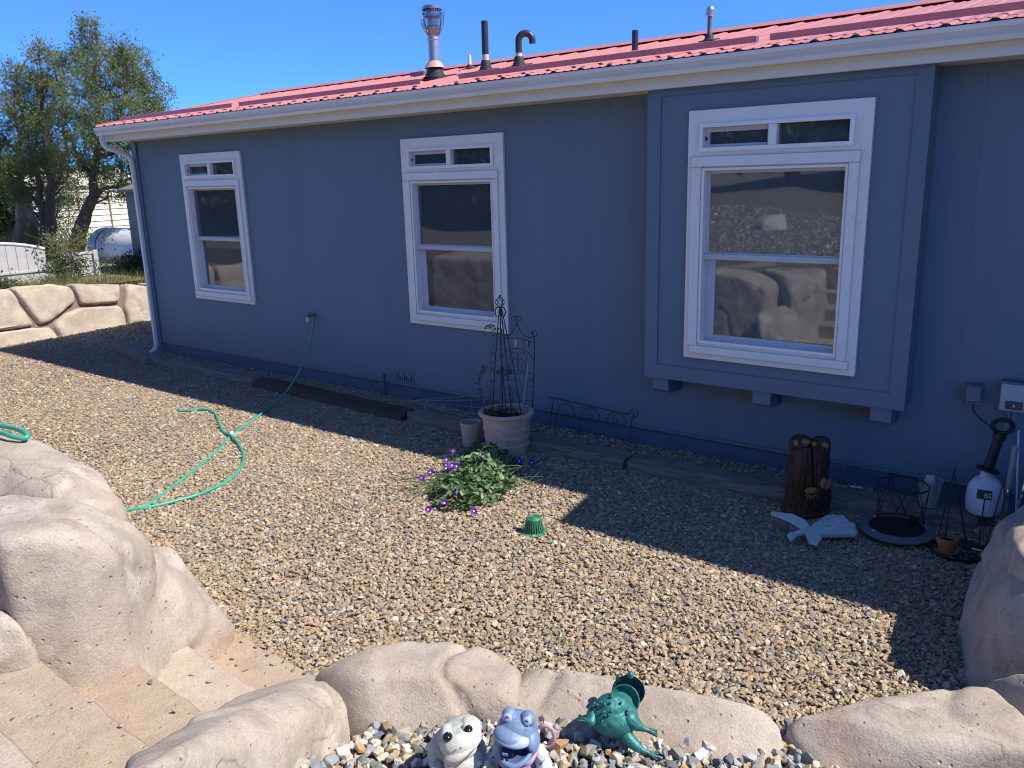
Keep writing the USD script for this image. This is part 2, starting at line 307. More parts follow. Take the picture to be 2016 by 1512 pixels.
# sculpted rock: pinkish stain, pits and fine cracks
def rock_mat(name, cols, stain, crack=.5):
    usdkit.material(stage, '/World/Looks/' + name, {
        'g': ('geometry', {}), 'n': ('noise_texture', {'scale': 2.6, 'detail': 9, 'roughness': .62}), 'r': ('rgb_ramp', {'ramp': [(.28 + .44 * i / (len(cols) - 1), c) for i, c in enumerate(cols)]}),
        'ns': ('noise_texture', {'scale': 1.7, 'detail': 6, 'roughness': .6, 'distortion': .6}), 'ms': ('map_range', {'from_min': .52, 'from_max': .72, 'to_min': 0, 'to_max': .6, 'clamp': True}),
        'mx': ('mix_color', {'blend_type': 'mix', 'b': stain}),
        'nf': ('noise_texture', {'scale': 130, 'detail': 4, 'roughness': .7}), 'mf': ('map_range', {'from_min': .3, 'from_max': .7, 'to_min': .8, 'to_max': 1.18}), 'mm': ('mix_color', {'blend_type': 'multiply', 'fac': 1.0}),
        'vp': ('voronoi_texture', {'scale': 22.0, 'randomness': 1.0}), 'np': ('noise_texture', {'scale': 5, 'detail': 3}), 'mp': ('map_range', {'from_min': .03, 'from_max': .16, 'to_min': .55, 'to_max': 1.0, 'clamp': True}), 'mq': ('map_range', {'from_min': .52, 'from_max': .6, 'to_min': 0, 'to_max': 1.0, 'clamp': True}), 'mpp': ('mix_color', {'blend_type': 'multiply'}), 'b3': ('bump', {'strength': 1.0, 'distance': .010}),
        'nd': ('noise_texture', {'scale': 3, 'detail': 4}), 'va': ('vector_math', {'math_type': 'multiply_add', 'vector2': (.35, .35, .35)}),
        'v': ('voronoi_texture', {'feature': 'distance_to_edge', 'scale': 1.5}), 'mv': ('map_range', {'from_min': 0, 'from_max': .012, 'to_min': 1, 'to_max': 0, 'clamp': True}),
        'ng': ('noise_texture', {'scale': 1.3, 'detail': 2}), 'mg': ('map_range', {'from_min': .5, 'from_max': .6, 'to_min': 0, 'to_max': crack, 'clamp': True}), 'mu': ('math', {'math_type': 'multiply'}),
        'mc': ('mix_color', {'blend_type': 'mix', 'b': (.10, .065, .05)}),
        'b0': ('bump', {'strength': .42, 'distance': .02}), 'b1': ('bump', {'strength': .65, 'distance': .005}), 'b2': ('bump', {'strength': .8, 'distance': .01, 'invert': True}),
        'nb': ('noise_texture', {'scale': 14, 'detail': 7, 'roughness': .6}),
        'p': ('principled_bsdf', {'roughness': .88, 'specular_ior_level': .3})},
        [('g.position', 'n.vector'), ('n.fac', 'r.fac'), ('g.position', 'ns.vector'), ('ns.fac', 'ms.value'), ('r.color', 'mx.a'), ('ms.result', 'mx.fac'), ('g.position', 'nf.vector'), ('nf.fac', 'mf.value'), ('mx.result', 'mm.a'), ('mf.result', 'mm.b'),
         ('g.position', 'nd.vector'), ('nd.color', 'va.vector1'), ('g.position', 'va.vector3'), ('va.vector', 'v.vector'), ('v.distance', 'mv.value'), ('g.position', 'ng.vector'), ('ng.fac', 'mg.value'), ('mv.result', 'mu.value1'), ('mg.result', 'mu.value2'),
         ('g.position', 'vp.vector'), ('vp.distance', 'mp.value'), ('g.position', 'np.vector'), ('np.fac', 'mq.value'), ('mm.result', 'mpp.a'), ('mp.result', 'mpp.b'), ('mq.result', 'mpp.fac'), ('mpp.result', 'mc.a'), ('mp.result', 'b3.height'), ('mu.value', 'mc.fac'), ('mc.result', 'p.base_color'),
         ('g.position', 'nb.vector'), ('nb.fac', 'b0.height'), ('nf.fac', 'b1.height'), ('b0.normal', 'b1.normal'), ('mu.value', 'b2.height'), ('b1.normal', 'b3.normal'), ('b3.normal', 'b2.normal'), ('b2.normal', 'p.normal')], surface='p.BSDF')
rock_mat('boulder', [(.25, .20, .16), (.45, .385, .315), (.35, .29, .235), (.55, .485, .41)], (.36, .215, .145), .28)
rock_mat('wall_stone', [(.31, .25, .19), (.48, .405, .315), (.39, .32, .25), (.54, .465, .37)], (.40, .26, .18), .35)

rock_mat('step', [(.29, .225, .165), (.42, .335, .25), (.36, .285, .21), (.45, .375, .295)], (.42, .26, .14), .1)
rock_mat('step_pale', [(.33, .265, .205), (.46, .38, .30), (.39, .32, .25), (.49, .41, .335)], (.42, .28, .17), .1)
rock_mat('step_warm', [(.28, .205, .14), (.40, .31, .22), (.34, .26, .19), (.42, .345, .265)], (.43, .25, .13), .1)
mat('edging_iron', [(.022, .028, .042), (.032, .038, .052)], .6, 60)

# world positions (metres) measured for this place
DATA = {'boulders':{'cheek':[[-1.663,-4.817,0.86],[-1.87,-4.6,0.72],[-2.054,-4.281,0.55],[-2.216,-4.0,0.42],[-2.274,-3.872,0.36],[-2.219,-3.802,0.33],[-2.105,-3.811,0.3],[-2.059,-3.843,0.25],[-1.99,-3.961,0.24],[-1.959,-4.113,0.28],[-1.83,-4.473,0.5],[-1.693,-4.745,0.7],[-1.915,-4.699,0.72],[-2.346,-4.101,0.38],[-2.443,-3.773,0.25]],'edge1':[[-2.346,-3.777,0.3],[-2.223,-3.671,0.36],[-2.162,-3.565,0.4],[-2.004,-3.419,0.4],[-1.831,-3.336,0.38],[-1.677,-3.356,0.36],[-1.576,-3.53,0.37],[-1.619,-3.546,0.28],[-1.702,-3.684,0.25],[-1.877,-3.854,0.25],[-2.015,-3.88,0.25],[-2.109,-3.805,0.28],[-2.081,-3.794,0.4],[-1.78,-3.637,0.43]],'edge2':[[-1.698,-3.304,0.32],[-1.626,-3.304,0.36],[-1.381,-3.271,0.38],[-1.125,-3.185,0.38],[-0.889,-3.088,0.36],[-0.81,-3.061,0.33],[-0.763,-3.101,0.3],[-0.743,-3.175,0.25],[-0.891,-3.324,0.25],[-1.234,-3.445,0.25],[-1.441,-3.504,0.25],[-1.593,-3.529,0.25],[-1.622,-3.512,0.3]],'edge3a':[[-0.804,-3.05,0.3],[-0.762,-3.054,0.35],[-0.627,-3.015,0.38],[-0.492,-2.864,0.38],[-0.401,-3.004,0.4],[-0.437,-3.057,0.27],[-0.619,-3.173,0.27],[-0.731,-3.153,0.27]],'edge3b':[[-0.572,-2.92,0.36],[-0.458,-2.731,0.37],[-0.373,-2.596,0.36],[-0.262,-2.499,0.35],[-0.141,-2.665,0.4],[-0.067,-2.852,0.4],[-0.08,-2.872,0.3],[-0.437,-3.057,0.27],[-0.515,-3.023,0.38]],'edge4':[[-0.312,-2.293,0.22],[-0.257,-2.33,0.3],[-0.175,-2.337,0.36],[-0.072,-2.339,0.4],[-0.051,-2.533,0.36],[-0.152,-2.475,0.3],[-0.214,-2.378,0.26]],'left_far':[[-4.924,-4.134,0.98],[-4.545,-4.054,1.0],[-4.293,-4.013,1.0],[-4.069,-3.946,1.0],[-3.767,-3.926,0.97],[-3.543,-3.927,0.93],[-3.369,-3.927,0.85],[-3.308,-3.918,0.78],[-3.212,-4.081,0.86],[-3.33,-4.177,0.92],[-3.602,-4.299,0.9],[-3.938,-4.464,0.88],[-4.165,-4.371,1.0],[-3.725,-4.231,1.02],[-3.533,-4.113,1.0]],'left_mid':[[-3.569,-4.513,0.98],[-3.442,-4.347,0.98],[-3.304,-4.256,0.98],[-3.179,-4.162,0.96],[-3.093,-4.084,0.9],[-3.058,-3.993,0.8],[-3.044,-3.97,0.74],[-2.957,-4.032,0.7],[-2.939,-4.079,0.66],[-2.973,-4.207,0.62],[-3.001,-4.321,0.6],[-2.917,-4.454,0.62],[-2.933,-4.487,0.64],[-3.102,-4.499,0.66],[-3.199,-4.676,0.75],[-2.875,-4.562,1.02],[-2.795,-4.407,1.0],[-2.802,-4.247,0.88]],'left_cheek':[[-3.338,-3.824,0.6],[-3.329,-3.766,0.58],[-3.262,-3.748,0.5],[-3.184,-3.74,0.42],[-3.097,-3.728,0.36],[-3.039,-3.713,0.28],[-3.066,-3.653,0.2],[-3.159,-3.594,0.08],[-3.148,-3.664,0.1],[-3.135,-3.835,0.12],[-3.03,-3.95,0.27],[-3.079,-4.134,0.26],[-2.966,-4.254,0.42],[-3.001,-4.434,0.42],[-2.89,-4.494,0.55],[-2.922,-4.437,0.66],[-2.888,-4.304,0.7],[-3.001,-4.044,0.66],[-3.042,-3.843,0.4]],'left_low':[[-3.013,-4.699,0.8],[-2.957,-4.572,0.76],[-2.869,-4.571,0.74],[-2.801,-4.557,0.7],[-2.841,-4.519,0.6],[-2.944,-4.513,0.55],[-2.97,-4.6,0.56],[-2.929,-4.762,0.6]],'right_big':[[-0.406,-1.941,0.0],[-0.473,-1.606,0.0],[-0.495,-1.461,0.08],[-0.497,-1.164,0.2],[-0.467,-1.102,0.32],[-0.431,-1.056,0.42],[-0.357,-0.912,0.46],[-0.225,-0.656,0.5],[-0.107,-1.923,0.54],[-0.2,-1.945,0.5],[-0.162,-2.059,0.26],[-0.267,-1.982,0.1],[-0.365,-1.948,0.02],[-0.289,-1.927,0.42]],'right_top':[[-0.385,-1.333,0.46],[-0.365,-1.346,0.52],[-0.304,-1.219,0.56],[-0.161,-1.078,0.6],[-0.101,-1.905,0.62],[-0.236,-1.857,0.58],[-0.322,-1.651,0.52]]},'wall_stones':[[[-12.831,-1.123,0.848],[-12.874,-0.757,0.813],[-12.888,-0.611,0.783],[-12.884,-0.534,0.687],[-12.862,-0.455,0.474],[-12.835,-0.356,0.21],[-12.813,-0.519,0.205],[-12.783,-0.759,0.212],[-12.772,-0.843,0.208],[-12.721,-1.265,0.236]],[[-12.893,-0.57,0.778],[-12.91,-0.476,0.812],[-12.938,-0.235,0.787],[-12.965,-0.012,0.776],[-12.984,0.168,0.751],[-12.996,0.301,0.71],[-12.988,0.35,0.616],[-12.965,0.354,0.462],[-12.932,0.151,0.415],[-12.892,-0.005,0.287],[-12.867,-0.114,0.215],[-12.844,-0.283,0.205],[-12.857,-0.376,0.375],[-12.878,-0.446,0.574],[-12.891,-0.524,0.729]],[[-13.0,0.327,0.718],[-13.011,0.387,0.736],[-13.037,0.64,0.695],[-13.069,0.936,0.646],[-13.091,1.134,0.627],[-13.04,1.058,0.35],[-13.005,0.737,0.393],[-12.983,0.54,0.417],[-12.963,0.405,0.401],[-12.972,0.377,0.49],[-12.992,0.37,0.628]],[[-13.103,1.231,0.623],[-13.129,1.463,0.594],[-13.144,1.638,0.54],[-13.133,1.711,0.406],[-13.118,1.877,0.163],[-13.051,1.77,-0.194],[-13.014,1.417,-0.134],[-12.98,1.127,-0.109],[-13.006,1.154,0.041],[-13.033,1.107,0.259],[-13.072,1.174,0.46]],[[-12.954,0.366,0.376],[-12.997,0.726,0.35],[-13.028,1.027,0.295],[-13.022,1.092,0.197],[-12.995,1.117,-0.002],[-12.975,1.09,-0.111],[-12.939,0.793,-0.092],[-12.851,0.124,-0.099],[-12.84,-0.022,-0.05],[-12.863,-0.069,0.147],[-12.865,-0.092,0.181],[-12.907,0.093,0.302]],[[-12.717,-1.27,0.216],[-12.769,-0.847,0.191],[-12.813,-0.507,0.191],[-12.86,-0.111,0.162],[-12.853,-0.083,0.089],[-12.834,-0.042,-0.069],[-12.81,-0.189,-0.102],[-12.768,-0.493,-0.119],[-12.719,-0.911,-0.082],[-12.668,-1.333,-0.056]],[[-13.139,1.538,0.593],[-13.178,1.875,0.559],[-13.217,2.259,0.489],[-13.15,2.169,0.121],[-13.126,1.919,0.174],[-13.141,1.762,0.416],[-13.148,1.675,0.535]]],'hose_feed':[[-6.827,-0.07,0.741],[-6.835,-0.1,0.584],[-6.821,-0.18,0.439],[-6.794,-0.28,0.326],[-6.754,-0.4,0.222],[-6.747,-0.52,0.111],[-6.614,-0.768,0.06],[-6.435,-1.137,0.015],[-6.147,-1.599,0.015],[-5.895,-1.894,0.015],[-5.678,-2.194,0.015],[-5.466,-2.515,0.015],[-5.306,-2.765,0.015],[-5.238,-2.896,0.015],[-5.284,-3.033,0.015],[-5.407,-3.178,0.015]],'hose_free':[[-7.31,-1.411,0.012],[-7.221,-1.346,0.015],[-7.133,-1.248,0.015],[-6.922,-1.263,0.015],[-6.592,-1.43,0.015],[-6.302,-1.576,0.015],[-6.09,-1.635,0.03],[-5.825,-1.739,0.015],[-5.547,-1.894,0.015],[-5.344,-2.071,0.015],[-5.192,-2.272,0.015],[-5.12,-2.526,0.015],[-5.14,-2.71,0.015],[-5.197,-2.901,0.015],[-5.3,-3.024,0.012],[-5.424,-3.17,0.012]],'hose_coil':[[-4.477,-4.206,1.02],[-4.484,-4.073,1.02],[-4.291,-4.009,1.03],[-4.149,-3.987,1.03],[-4.021,-3.999,1.03],[-4.0,-4.021,1.02],[-4.064,-4.054,1.03],[-4.16,-4.06,1.03],[-4.346,-4.122,1.02]],'steps':[[[-2.617,-3.687,0.12],[-3.095,-3.63,0.12]]],'roof_points':{'flue':[-5.566,0.591,3.025],'white':[-5.922,1.522,3.22],'black':[-5.09,0.765,3.062],'hook':[-4.749,0.82,3.073],'short':[-3.529,0.757,3.06],'cap':[-2.961,0.912,3.092],'box':[-6.699,1.593,3.235],'guard0':[-7.512,-0.171,2.865],'guard1':[-5.006,0.099,2.922],'guard2':[-4.614,-0.162,2.867],'guard3':[-2.125,-0.179,2.863],'guard4':[-2.077,-0.121,2.876]},'roof_tops':{'flue':[-5.561,0.591,3.669],'white':[-5.915,1.522,3.369],'black':[-5.099,0.765,3.502],'hook':[-4.649,0.82,3.393],'short':[-3.531,0.757,3.236],'cap':[-2.969,0.912,3.357]},'tree_main':{'trunks':[[[-18.42,2.98,0.55],[-18.41,2.99,0.99],[-18.25,3.12,1.41],[-18.07,3.26,1.83],[-17.96,3.35,2.2],[-17.86,3.42,2.76],[-17.77,3.49,3.47],[-17.67,3.57,4.46],[-17.63,3.6,5.24]],[[-18.07,3.25,1.78],[-17.85,3.43,2.09],[-17.54,3.67,2.18],[-17.22,3.92,2.43]],[[-17.86,3.42,2.87],[-17.49,3.71,3.36],[-17.25,3.9,4.06],[-17.15,3.98,4.74]],[[-17.94,3.36,2.35],[-18.18,3.17,2.88],[-18.26,3.11,3.59]],[[-17.86,3.42,2.76],[-17.29,3.87,2.95],[-16.83,4.23,3.34]]],'lobes':[[-17.63,3.6,5.33,0.3],[-18.05,3.66,4.95,0.41],[-17.31,3.47,4.52,0.45],[-18.36,3.54,4.68,0.39],[-17.24,3.91,4.89,0.27],[-17.32,4.09,4.77,0.39],[-16.89,3.93,4.32,0.48],[-17.89,4.04,4.22,0.51],[-17.46,3.1,3.93,0.51],[-18.33,3.82,3.83,0.57],[-17.03,4.2,3.96,0.43],[-16.73,4.31,3.94,0.32],[-16.46,4.26,3.52,0.27],[-16.77,3.51,3.51,0.62],[-17.28,4.38,3.47,0.45],[-18.52,3.41,3.41,0.48],[-17.31,3.09,3.04,0.48],[-17.75,3.76,2.86,0.51],[-16.74,3.79,2.92,0.48],[-17.01,4.47,3.1,0.34],[-17.99,3.07,2.77,0.45],[-18.43,3.61,2.52,0.39],[-17.19,3.57,2.38,0.41],[-17.29,4.12,2.32,0.41],[-17.49,3.83,1.97,0.27],[-16.97,3.86,1.8,0.27],[-18.12,3.73,2.08,0.23]]},'tree_left':{'trunks':[[[-20.4,3.3,0.5],[-20.37,3.32,0.91],[-20.3,3.38,1.49],[-20.21,3.45,2.06],[-20.18,3.47,2.96],[-20.13,3.51,3.83],[-20.06,3.56,4.58],[-20.03,3.59,5.11]],[[-20.5,3.22,0.8],[-20.44,3.27,1.38],[-20.4,3.3,1.84],[-20.43,3.28,2.63],[-20.5,3.22,3.41],[-20.51,3.22,4.06],[-20.49,3.23,4.81]],[[-20.21,3.45,2.06],[-19.99,3.62,2.5],[-19.83,3.74,3.17],[-19.81,3.76,4.04],[-19.79,3.78,4.78]],[[-20.41,3.29,1.61],[-20.59,3.15,2.07],[-20.91,2.9,2.42]]],'lobes':[[-20.03,3.59,5.11,0.24],[-20.52,3.59,5.0,0.2],[-19.59,3.55,4.95,0.24],[-19.97,3.89,4.81,0.29],[-20.5,3.22,4.75,0.2],[-21.02,3.2,4.64,0.22],[-19.92,3.42,4.51,0.32],[-20.2,3.84,4.34,0.34],[-20.82,3.23,4.3,0.24],[-20.1,3.15,4.03,0.29],[-20.49,3.61,3.8,0.39],[-19.43,3.55,3.79,0.37],[-21.16,3.21,3.72,0.37],[-20.25,3.16,3.39,0.39],[-20.49,3.74,3.25,0.44],[-19.68,3.61,2.94,0.37],[-21.12,2.99,3.1,0.41],[-20.07,3.05,2.79,0.37],[-20.48,3.62,2.52,0.37],[-21.27,3.0,2.49,0.39],[-20.7,3.32,2.18,0.27],[-19.55,3.58,2.44,0.32],[-21.31,3.1,1.97,0.29],[-20.32,3.62,1.88,0.24],[-20.72,3.31,4.41,0.32],[-19.94,3.28,4.55,0.29],[-20.46,3.76,4.19,0.37],[-19.71,3.84,4.36,0.32],[-20.23,3.05,3.71,0.39],[-20.33,3.73,3.63,0.41],[-20.46,3.38,3.13,0.44],[-20.58,2.91,2.64,0.41],[-20.71,3.57,2.64,0.37],[-20.16,3.74,2.39,0.34],[-21.05,3.18,2.08,0.29],[-20.86,2.94,4.07,0.32],[-21.09,2.76,3.43,0.41],[-21.24,2.64,2.66,0.44]]},'tree_dead':{'trunks':[[[-21.66,3.08,0.41],[-21.56,3.16,1.02],[-21.45,3.24,1.61],[-21.34,3.32,2.31],[-21.3,3.35,2.88],[-21.26,3.39,3.45],[-21.23,3.41,4.12],[-21.21,3.43,4.67]],[[-21.4,3.28,1.9],[-21.16,3.46,1.95],[-21.02,3.58,2.18],[-20.98,3.6,2.09]],[[-21.31,3.34,2.66],[-21.03,3.56,2.78],[-20.82,3.73,2.64]],[[-21.29,3.37,3.0],[-21.5,3.2,3.18],[-21.75,3.0,3.01]],[[-21.25,3.39,3.4],[-21.01,3.58,3.67],[-20.81,3.74,4.11]],[[-21.24,3.4,3.73],[-21.36,3.31,4.13],[-21.37,3.3,4.57]],[[-21.43,3.25,1.49],[-21.08,3.52,1.83],[-21.0,3.59,2.01]],[[-21.43,3.25,0.65],[-21.2,3.43,1.36],[-21.05,3.55,1.77]]],'lobes':[]},'trees_back':[{'trunks':[[[-26.29,4.77,0.72],[-26.13,4.9,1.72],[-26.05,4.96,2.43]]],'lobes':[[-26.19,4.85,1.44,0.51],[-26.5,4.61,1.31,0.49],[-25.85,5.12,1.86,0.49],[-26.21,4.84,2.15,0.57],[-25.9,5.08,2.7,0.51],[-26.38,4.71,2.58,0.51]]},{'trunks':[[[-27.7,6.45,0.72],[-27.53,6.58,1.81],[-27.46,6.64,2.58]]],'lobes':[[-27.59,6.54,1.58,0.43],[-27.77,6.4,2.13,0.49],[-27.36,6.72,2.42,0.49],[-27.46,6.64,3.03,0.43]]},{'trunks':[[[-30.24,10.81,1.02],[-30.07,10.94,2.3],[-30.01,11.0,3.2]]],'lobes':[[-30.16,10.87,1.75,0.43],[-30.33,10.75,2.31,0.43],[-29.86,11.11,2.47,0.43]]}],'leaf_patch':[],'flowers':[[-4.023,-1.094,0.12],[-3.932,-1.27,0.12],[-3.837,-1.233,0.1],[-3.758,-1.411,0.1],[-3.848,-1.37,0.1],[-3.835,-1.318,0.11],[-3.774,-1.337,0.12],[-3.924,-1.456,0.08],[-3.897,-1.574,0.08],[-3.642,-1.235,0.1],[-3.681,-1.149,0.16],[-3.478,-1.67,0.1],[-3.485,-1.791,0.06],[-3.515,-1.915,0.05],[-3.251,-1.769,0.05],[-3.567,-0.869,0.06],[-3.468,-0.844,0.06]],'leaf_zone':[[-3.66,-1.766],[-3.802,-1.522],[-3.941,-1.305],[-4.023,-1.023],[-4.141,-0.734],[-3.895,-0.651],[-3.647,-0.778],[-3.436,-1.098],[-3.309,-1.311],[-3.281,-1.513],[-3.241,-1.643],[-3.324,-1.699],[-3.39,-1.774],[-3.491,-1.811]],'vine':[[-3.513,-1.604,0.1],[-3.723,-1.135,0.14],[-3.671,-1.176,0.22],[-3.646,-1.135,0.24],[-3.594,-1.129,0.24]]}
# ------------------------------------------------------------------ terrain
BX = [-2.25, -1.95, -1.6, -1.2, -.8, -.5, -.25, 0.05, .4]; BY = [-4.2, -3.85, -3.62, -3.38, -3.12, -2.92, -2.72, -2.5, -2.4]
def bound(x): return np.interp(x, BX, BY)
def hz(x, y):
    """height of the slope on the camera's side of the yard"""
    x, y = np.asarray(x, float), np.asarray(y, float)
    base = np.interp(-y, [3.2, 4.05, 5.0, 6.6, 9.0, 12.0, 16.0, 60.0], [.25, .26, .74, .80, 1.10, 1.5, 1.75, 3.0])
    base = base + .05 * np.clip(-y - 6.6, 0, 4) * np.sin(x * .7)
    left = np.maximum(base, .86)
    out = np.where((x < -2.95) & (y < -4.2), left, base)
    out = np.where((x > -3.5) & (x < -1.95) & (y > -5.0), np.clip((-3.6 - y) / .3, 0, 4) * .15 - .25, out)
    out = np.where((x > -2.3) & (y > bound(x)), -.3, out)
    out = np.where((x <= -2.3) & (y > -4.25), -.3, out)
    out = np.where((x > .02) & (y > -2.6), .5, out)
    return out
def sheet(xs, ys, fn, jitter=0.0):
    X, Yg = np.meshgrid(xs, ys, indexing='ij'); Z = fn(X, Yg); n, m = X.shape
    V = np.stack([X, Yg, Z], -1).reshape(-1, 3); i = np.arange(n * m).reshape(n, m)
    a, b, c, d = i[:-1, :-1].ravel(), i[1:, :-1].ravel(), i[1:, 1:].ravel(), i[:-1, 1:].ravel()
    return trimesh.Trimesh(V, np.vstack([np.stack([a, b, c], 1), np.stack([a, c, d], 1)]), process=False)
tag(stage.GetPrimAtPath(obj('ground', bx(-600, 600, -600, 600, -1.4, -.4), 'far_ground')), kind='structure')
tag(stage.GetPrimAtPath(obj('gravel_yard', sheet(np.arange(-13.4, 1.2, .25), np.arange(-4.4, 3.2, .25), lambda x, y: .012 * (meshkit.noise(np.stack([x * .8, y * .8, 0 * x], -1), 3) - .5) - .004), 'gravel_bed', smooth=True)), kind='structure')
def hfn(x, y): return hz(x, y) + .02 * (meshkit.noise(np.stack([x * 3, y * 3, 0 * x], -1), 5) - .5)
tag(stage.GetPrimAtPath(obj('hillside', sheet(np.r_[np.arange(-30, -13, 1.0), np.arange(-13, -4, .4), np.arange(-4, 1.2, .08), np.arange(1.2, 20, .8)], np.r_[np.arange(-60, -16, 2.0), np.arange(-16, -6, .4), np.arange(-6, -2.2, .08), np.arange(-2.2, .3, .4)], hfn), 'hill', smooth=True)), kind='structure')
def ug(x, y): return np.interp(-x, [12.9, 14, 16, 20, 40, 80, 200], [.45, .56, .56, .60, .75, 1.5, 5.0]) + .06 * (meshkit.noise(np.stack([x, y, 0 * x], -1), 9) - .5)
tag(stage.GetPrimAtPath(obj('upper_ground', sheet(np.r_[-200, -120, -80, -60, np.arange(-45, -13.2, 1.0)], np.r_[np.arange(-20, 20, .8), 30, 50, 90, 150], lambda x, y: ug(x, y)), 'far_ground', smooth=True)), kind='structure')
tag(stage.GetPrimAtPath(obj('concrete_path', sheet(np.arange(-12, 8, .4), np.linspace(-6.5, -5.6, 4), lambda x, y: hz(x, y) * 0 + .86), 'path', smooth=True)), kind='structure')

# ------------------------------------------------------------------ gravel
def quats(n, g):
    q = g.normal(size=(n, 4)); q /= np.linalg.norm(q, axis=1, keepdims=True)
    return Vt.QuathArray([Gf.Quath(float(a), float(b), float(c), float(d)) for a, b, c, d in q])
def tilted(n, g, t):
    a = g.uniform(0, math.pi, n); x, y = g.normal(size=(2, n)) * t / 2; c, s = np.cos(a), np.sin(a)
    return Vt.QuathArray([Gf.Quath(float(w), float(i), float(j), float(k)) for w, i, j, k in zip(*(np.stack([c, x * c + y * s, y * c - x * s, s]) / np.sqrt(1 + x * x + y * y)))])
def pebbles(name, P, size, matname, seed, flat=(.6, .8), tilt=None):
    g = np.random.default_rng(seed)
    pi = UsdGeom.PointInstancer.Define(stage, '/World/' + name); path = '/World/' + name
    for k in range(8):
        v = g.normal(size=(13, 3)); v /= np.linalg.norm(v, axis=1, keepdims=True)
        v = v * g.uniform(.85, 1.15, (13, 1)) * np.array([1.15, g.uniform(.7, .95), g.uniform(*flat)])
        h = Manifold.hull_points(v) 
        obj('pebble', trimesh.Trimesh(*meshkit.arrays(h)[:2], process=False), matname, path)
    pi.CreatePrototypesRel().SetTargets([Sdf.Path(path + '/' + ('pebble' if k == 0 else f'pebble_{k:03d}')) for k in range(8)])
    n = len(P)
    pi.CreateProtoIndicesAttr(Vt.IntArray.FromNumpy(g.integers(0, 8, n).astype(np.int32)))
    pi.CreatePositionsAttr(Vt.Vec3fArray.FromNumpy(P.astype(np.float32)))
    s = size * np.exp(g.normal(size=n) * .28).clip(.5, 2.1)
    pi.CreateScalesAttr(Vt.Vec3fArray.FromNumpy(np.repeat(s[:, None], 3, 1).astype(np.float32)))
    pi.CreateOrientationsAttr(quats(n, g) if tilt is None else tilted(n, g, tilt))
    return pi.GetPrim()
def scatter(n, x0, x1, y0, y1, g): return np.stack([g.uniform(x0, x1, n), g.uniform(y0, y1, n), np.zeros(n)], 1)
g1 = np.random.default_rng(11)
P = np.vstack([scatter(112000, -6.5, -.2, -3.9, -.33, g1), scatter(52000, -13.2, -6.5, -3.3, -.2, g1), scatter(3500, -13.2, -9.8, -.3, 1.4, g1)])
keep = (P[:, 1] > np.where(P[:, 0] > -2.3, bound(P[:, 0]) + .1, -3.75)) & ~((P[:, 0] < -4.9) & (P[:, 1] < -3.4 - (P[:, 0] + 4.9) * -.0))
P = P[keep]; P[:, 2] = g1.uniform(-.002, .009, len(P))
Q = scatter(7000, -9.9, -.3, -.24, 0.0, g1); Q[:, 2] = .055 + g1.uniform(-.004, .008, len(Q)) + .035 * np.clip((-Q[:, 0] - 5), -4, 3) * 0
P = np.vstack([P, Q])
for k in range(5):    # a few stones kicked onto the treads
    n_ = (30, 7, 6, 5, 4)[k]; q = np.stack([g1.uniform(-3.2 + .1 * k, -2.1 + .06 * k, n_), -3.63 - .298 * k - g1.uniform(.0, .3, n_) ** (1.0 if k else 1.6), np.full(n_, .127 + .15 * k)], 1); P = np.vstack([P, q])
tag(pebbles('yard_gravel', P, .0112, 'pebble', 21, (.42, .6), .38), 'loose tan and grey crushed gravel covering the yard beside the house', 'gravel', kind='stuff')
g2 = np.random.default_rng(12)
P = scatter(14000, -2.3, .45, -4.75, -2.3, g2); P = P[P[:, 1] < bound(P[:, 0]) + .12]
P[:, 2] = hz(P[:, 0], np.minimum(P[:, 1], bound(P[:, 0]) - .02)) + g2.uniform(.0, .03, len(P))
tag(pebbles('bed_gravel', P, .0185, 'pebble_big', 22, (.6, .85)), 'coarse grey and rust coloured crushed stone in the bed around the frog statues', 'gravel', kind='stuff')
P = scatter(16000, -9, 3, -10.5, -6.6, g2); P[:, 2] = hz(P[:, 0], P[:, 1])
tag(pebbles('slope_gravel', P, .020, 'pebble_big', 23), 'grey gravel on the slope facing the house, seen mirrored in the windows', 'gravel', kind='stuff')
tag(stage.GetPrimAtPath(obj('gravel_strip', bx(-9.9, -.2, -.30, .02, -.1, .045), 'gravel_bed')), kind='structure')

# ------------------------------------------------------------------ boulders
def boulder(name, pts, label, seed, edge=.03, it=7, amp=.018, drop=-.15, grow=.03, fine=.004, group=None, mats='boulder', bottom=True):
    P = np.asarray(pts, float); c = P.mean(0)
    if bottom:
        B = P.copy(); d = B[:, :2] - c[:2]; B[:, :2] += d / np.maximum(np.linalg.norm(d, axis=1, keepdims=True), 1e-6) * grow; B[:, 2] = drop; P = np.vstack([P, B])
    m = Manifold.hull_points(P).refine_to_length(edge); v, f, _ = meshkit.arrays(m); t = trimesh.Trimesh(v, f, process=True)
    trimesh.smoothing.filter_taubin(t, lamb=.62, nu=.50, iterations=it * 3)
    n = t.vertex_normals
    d = (meshkit.fbm(t.vertices * 3.2, 3, seed) - .5) * 2 * amp + (meshkit.fbm(t.vertices * 11, 4, seed + 5) - .5) * 2 * fine * 1.8
    r = 1 - np.abs(meshkit.noise(t.vertices * 2.3 + 7, seed + 9) - .5) * 2
    d -= np.clip((r - .93) / .07, 0, 1) * amp * .8
    t.vertices = t.vertices + n * d[:, None]
    base = np.array([c[0], c[1], 0.0])
    p = '/World/' + numbered('/World', name)
    t.vertices = t.vertices - base
    usdkit.mesh(stage, p, t, '/World/Looks/' + mats, smooth=True); UsdGeom.Xformable(stage.GetPrimAtPath(p)).AddTranslateOp().Set(Gf.Vec3d(*map(float, base)))
    tag(stage.GetPrimAtPath(p), label, 'boulder', group)
    return p
BO = DATA['boulders']
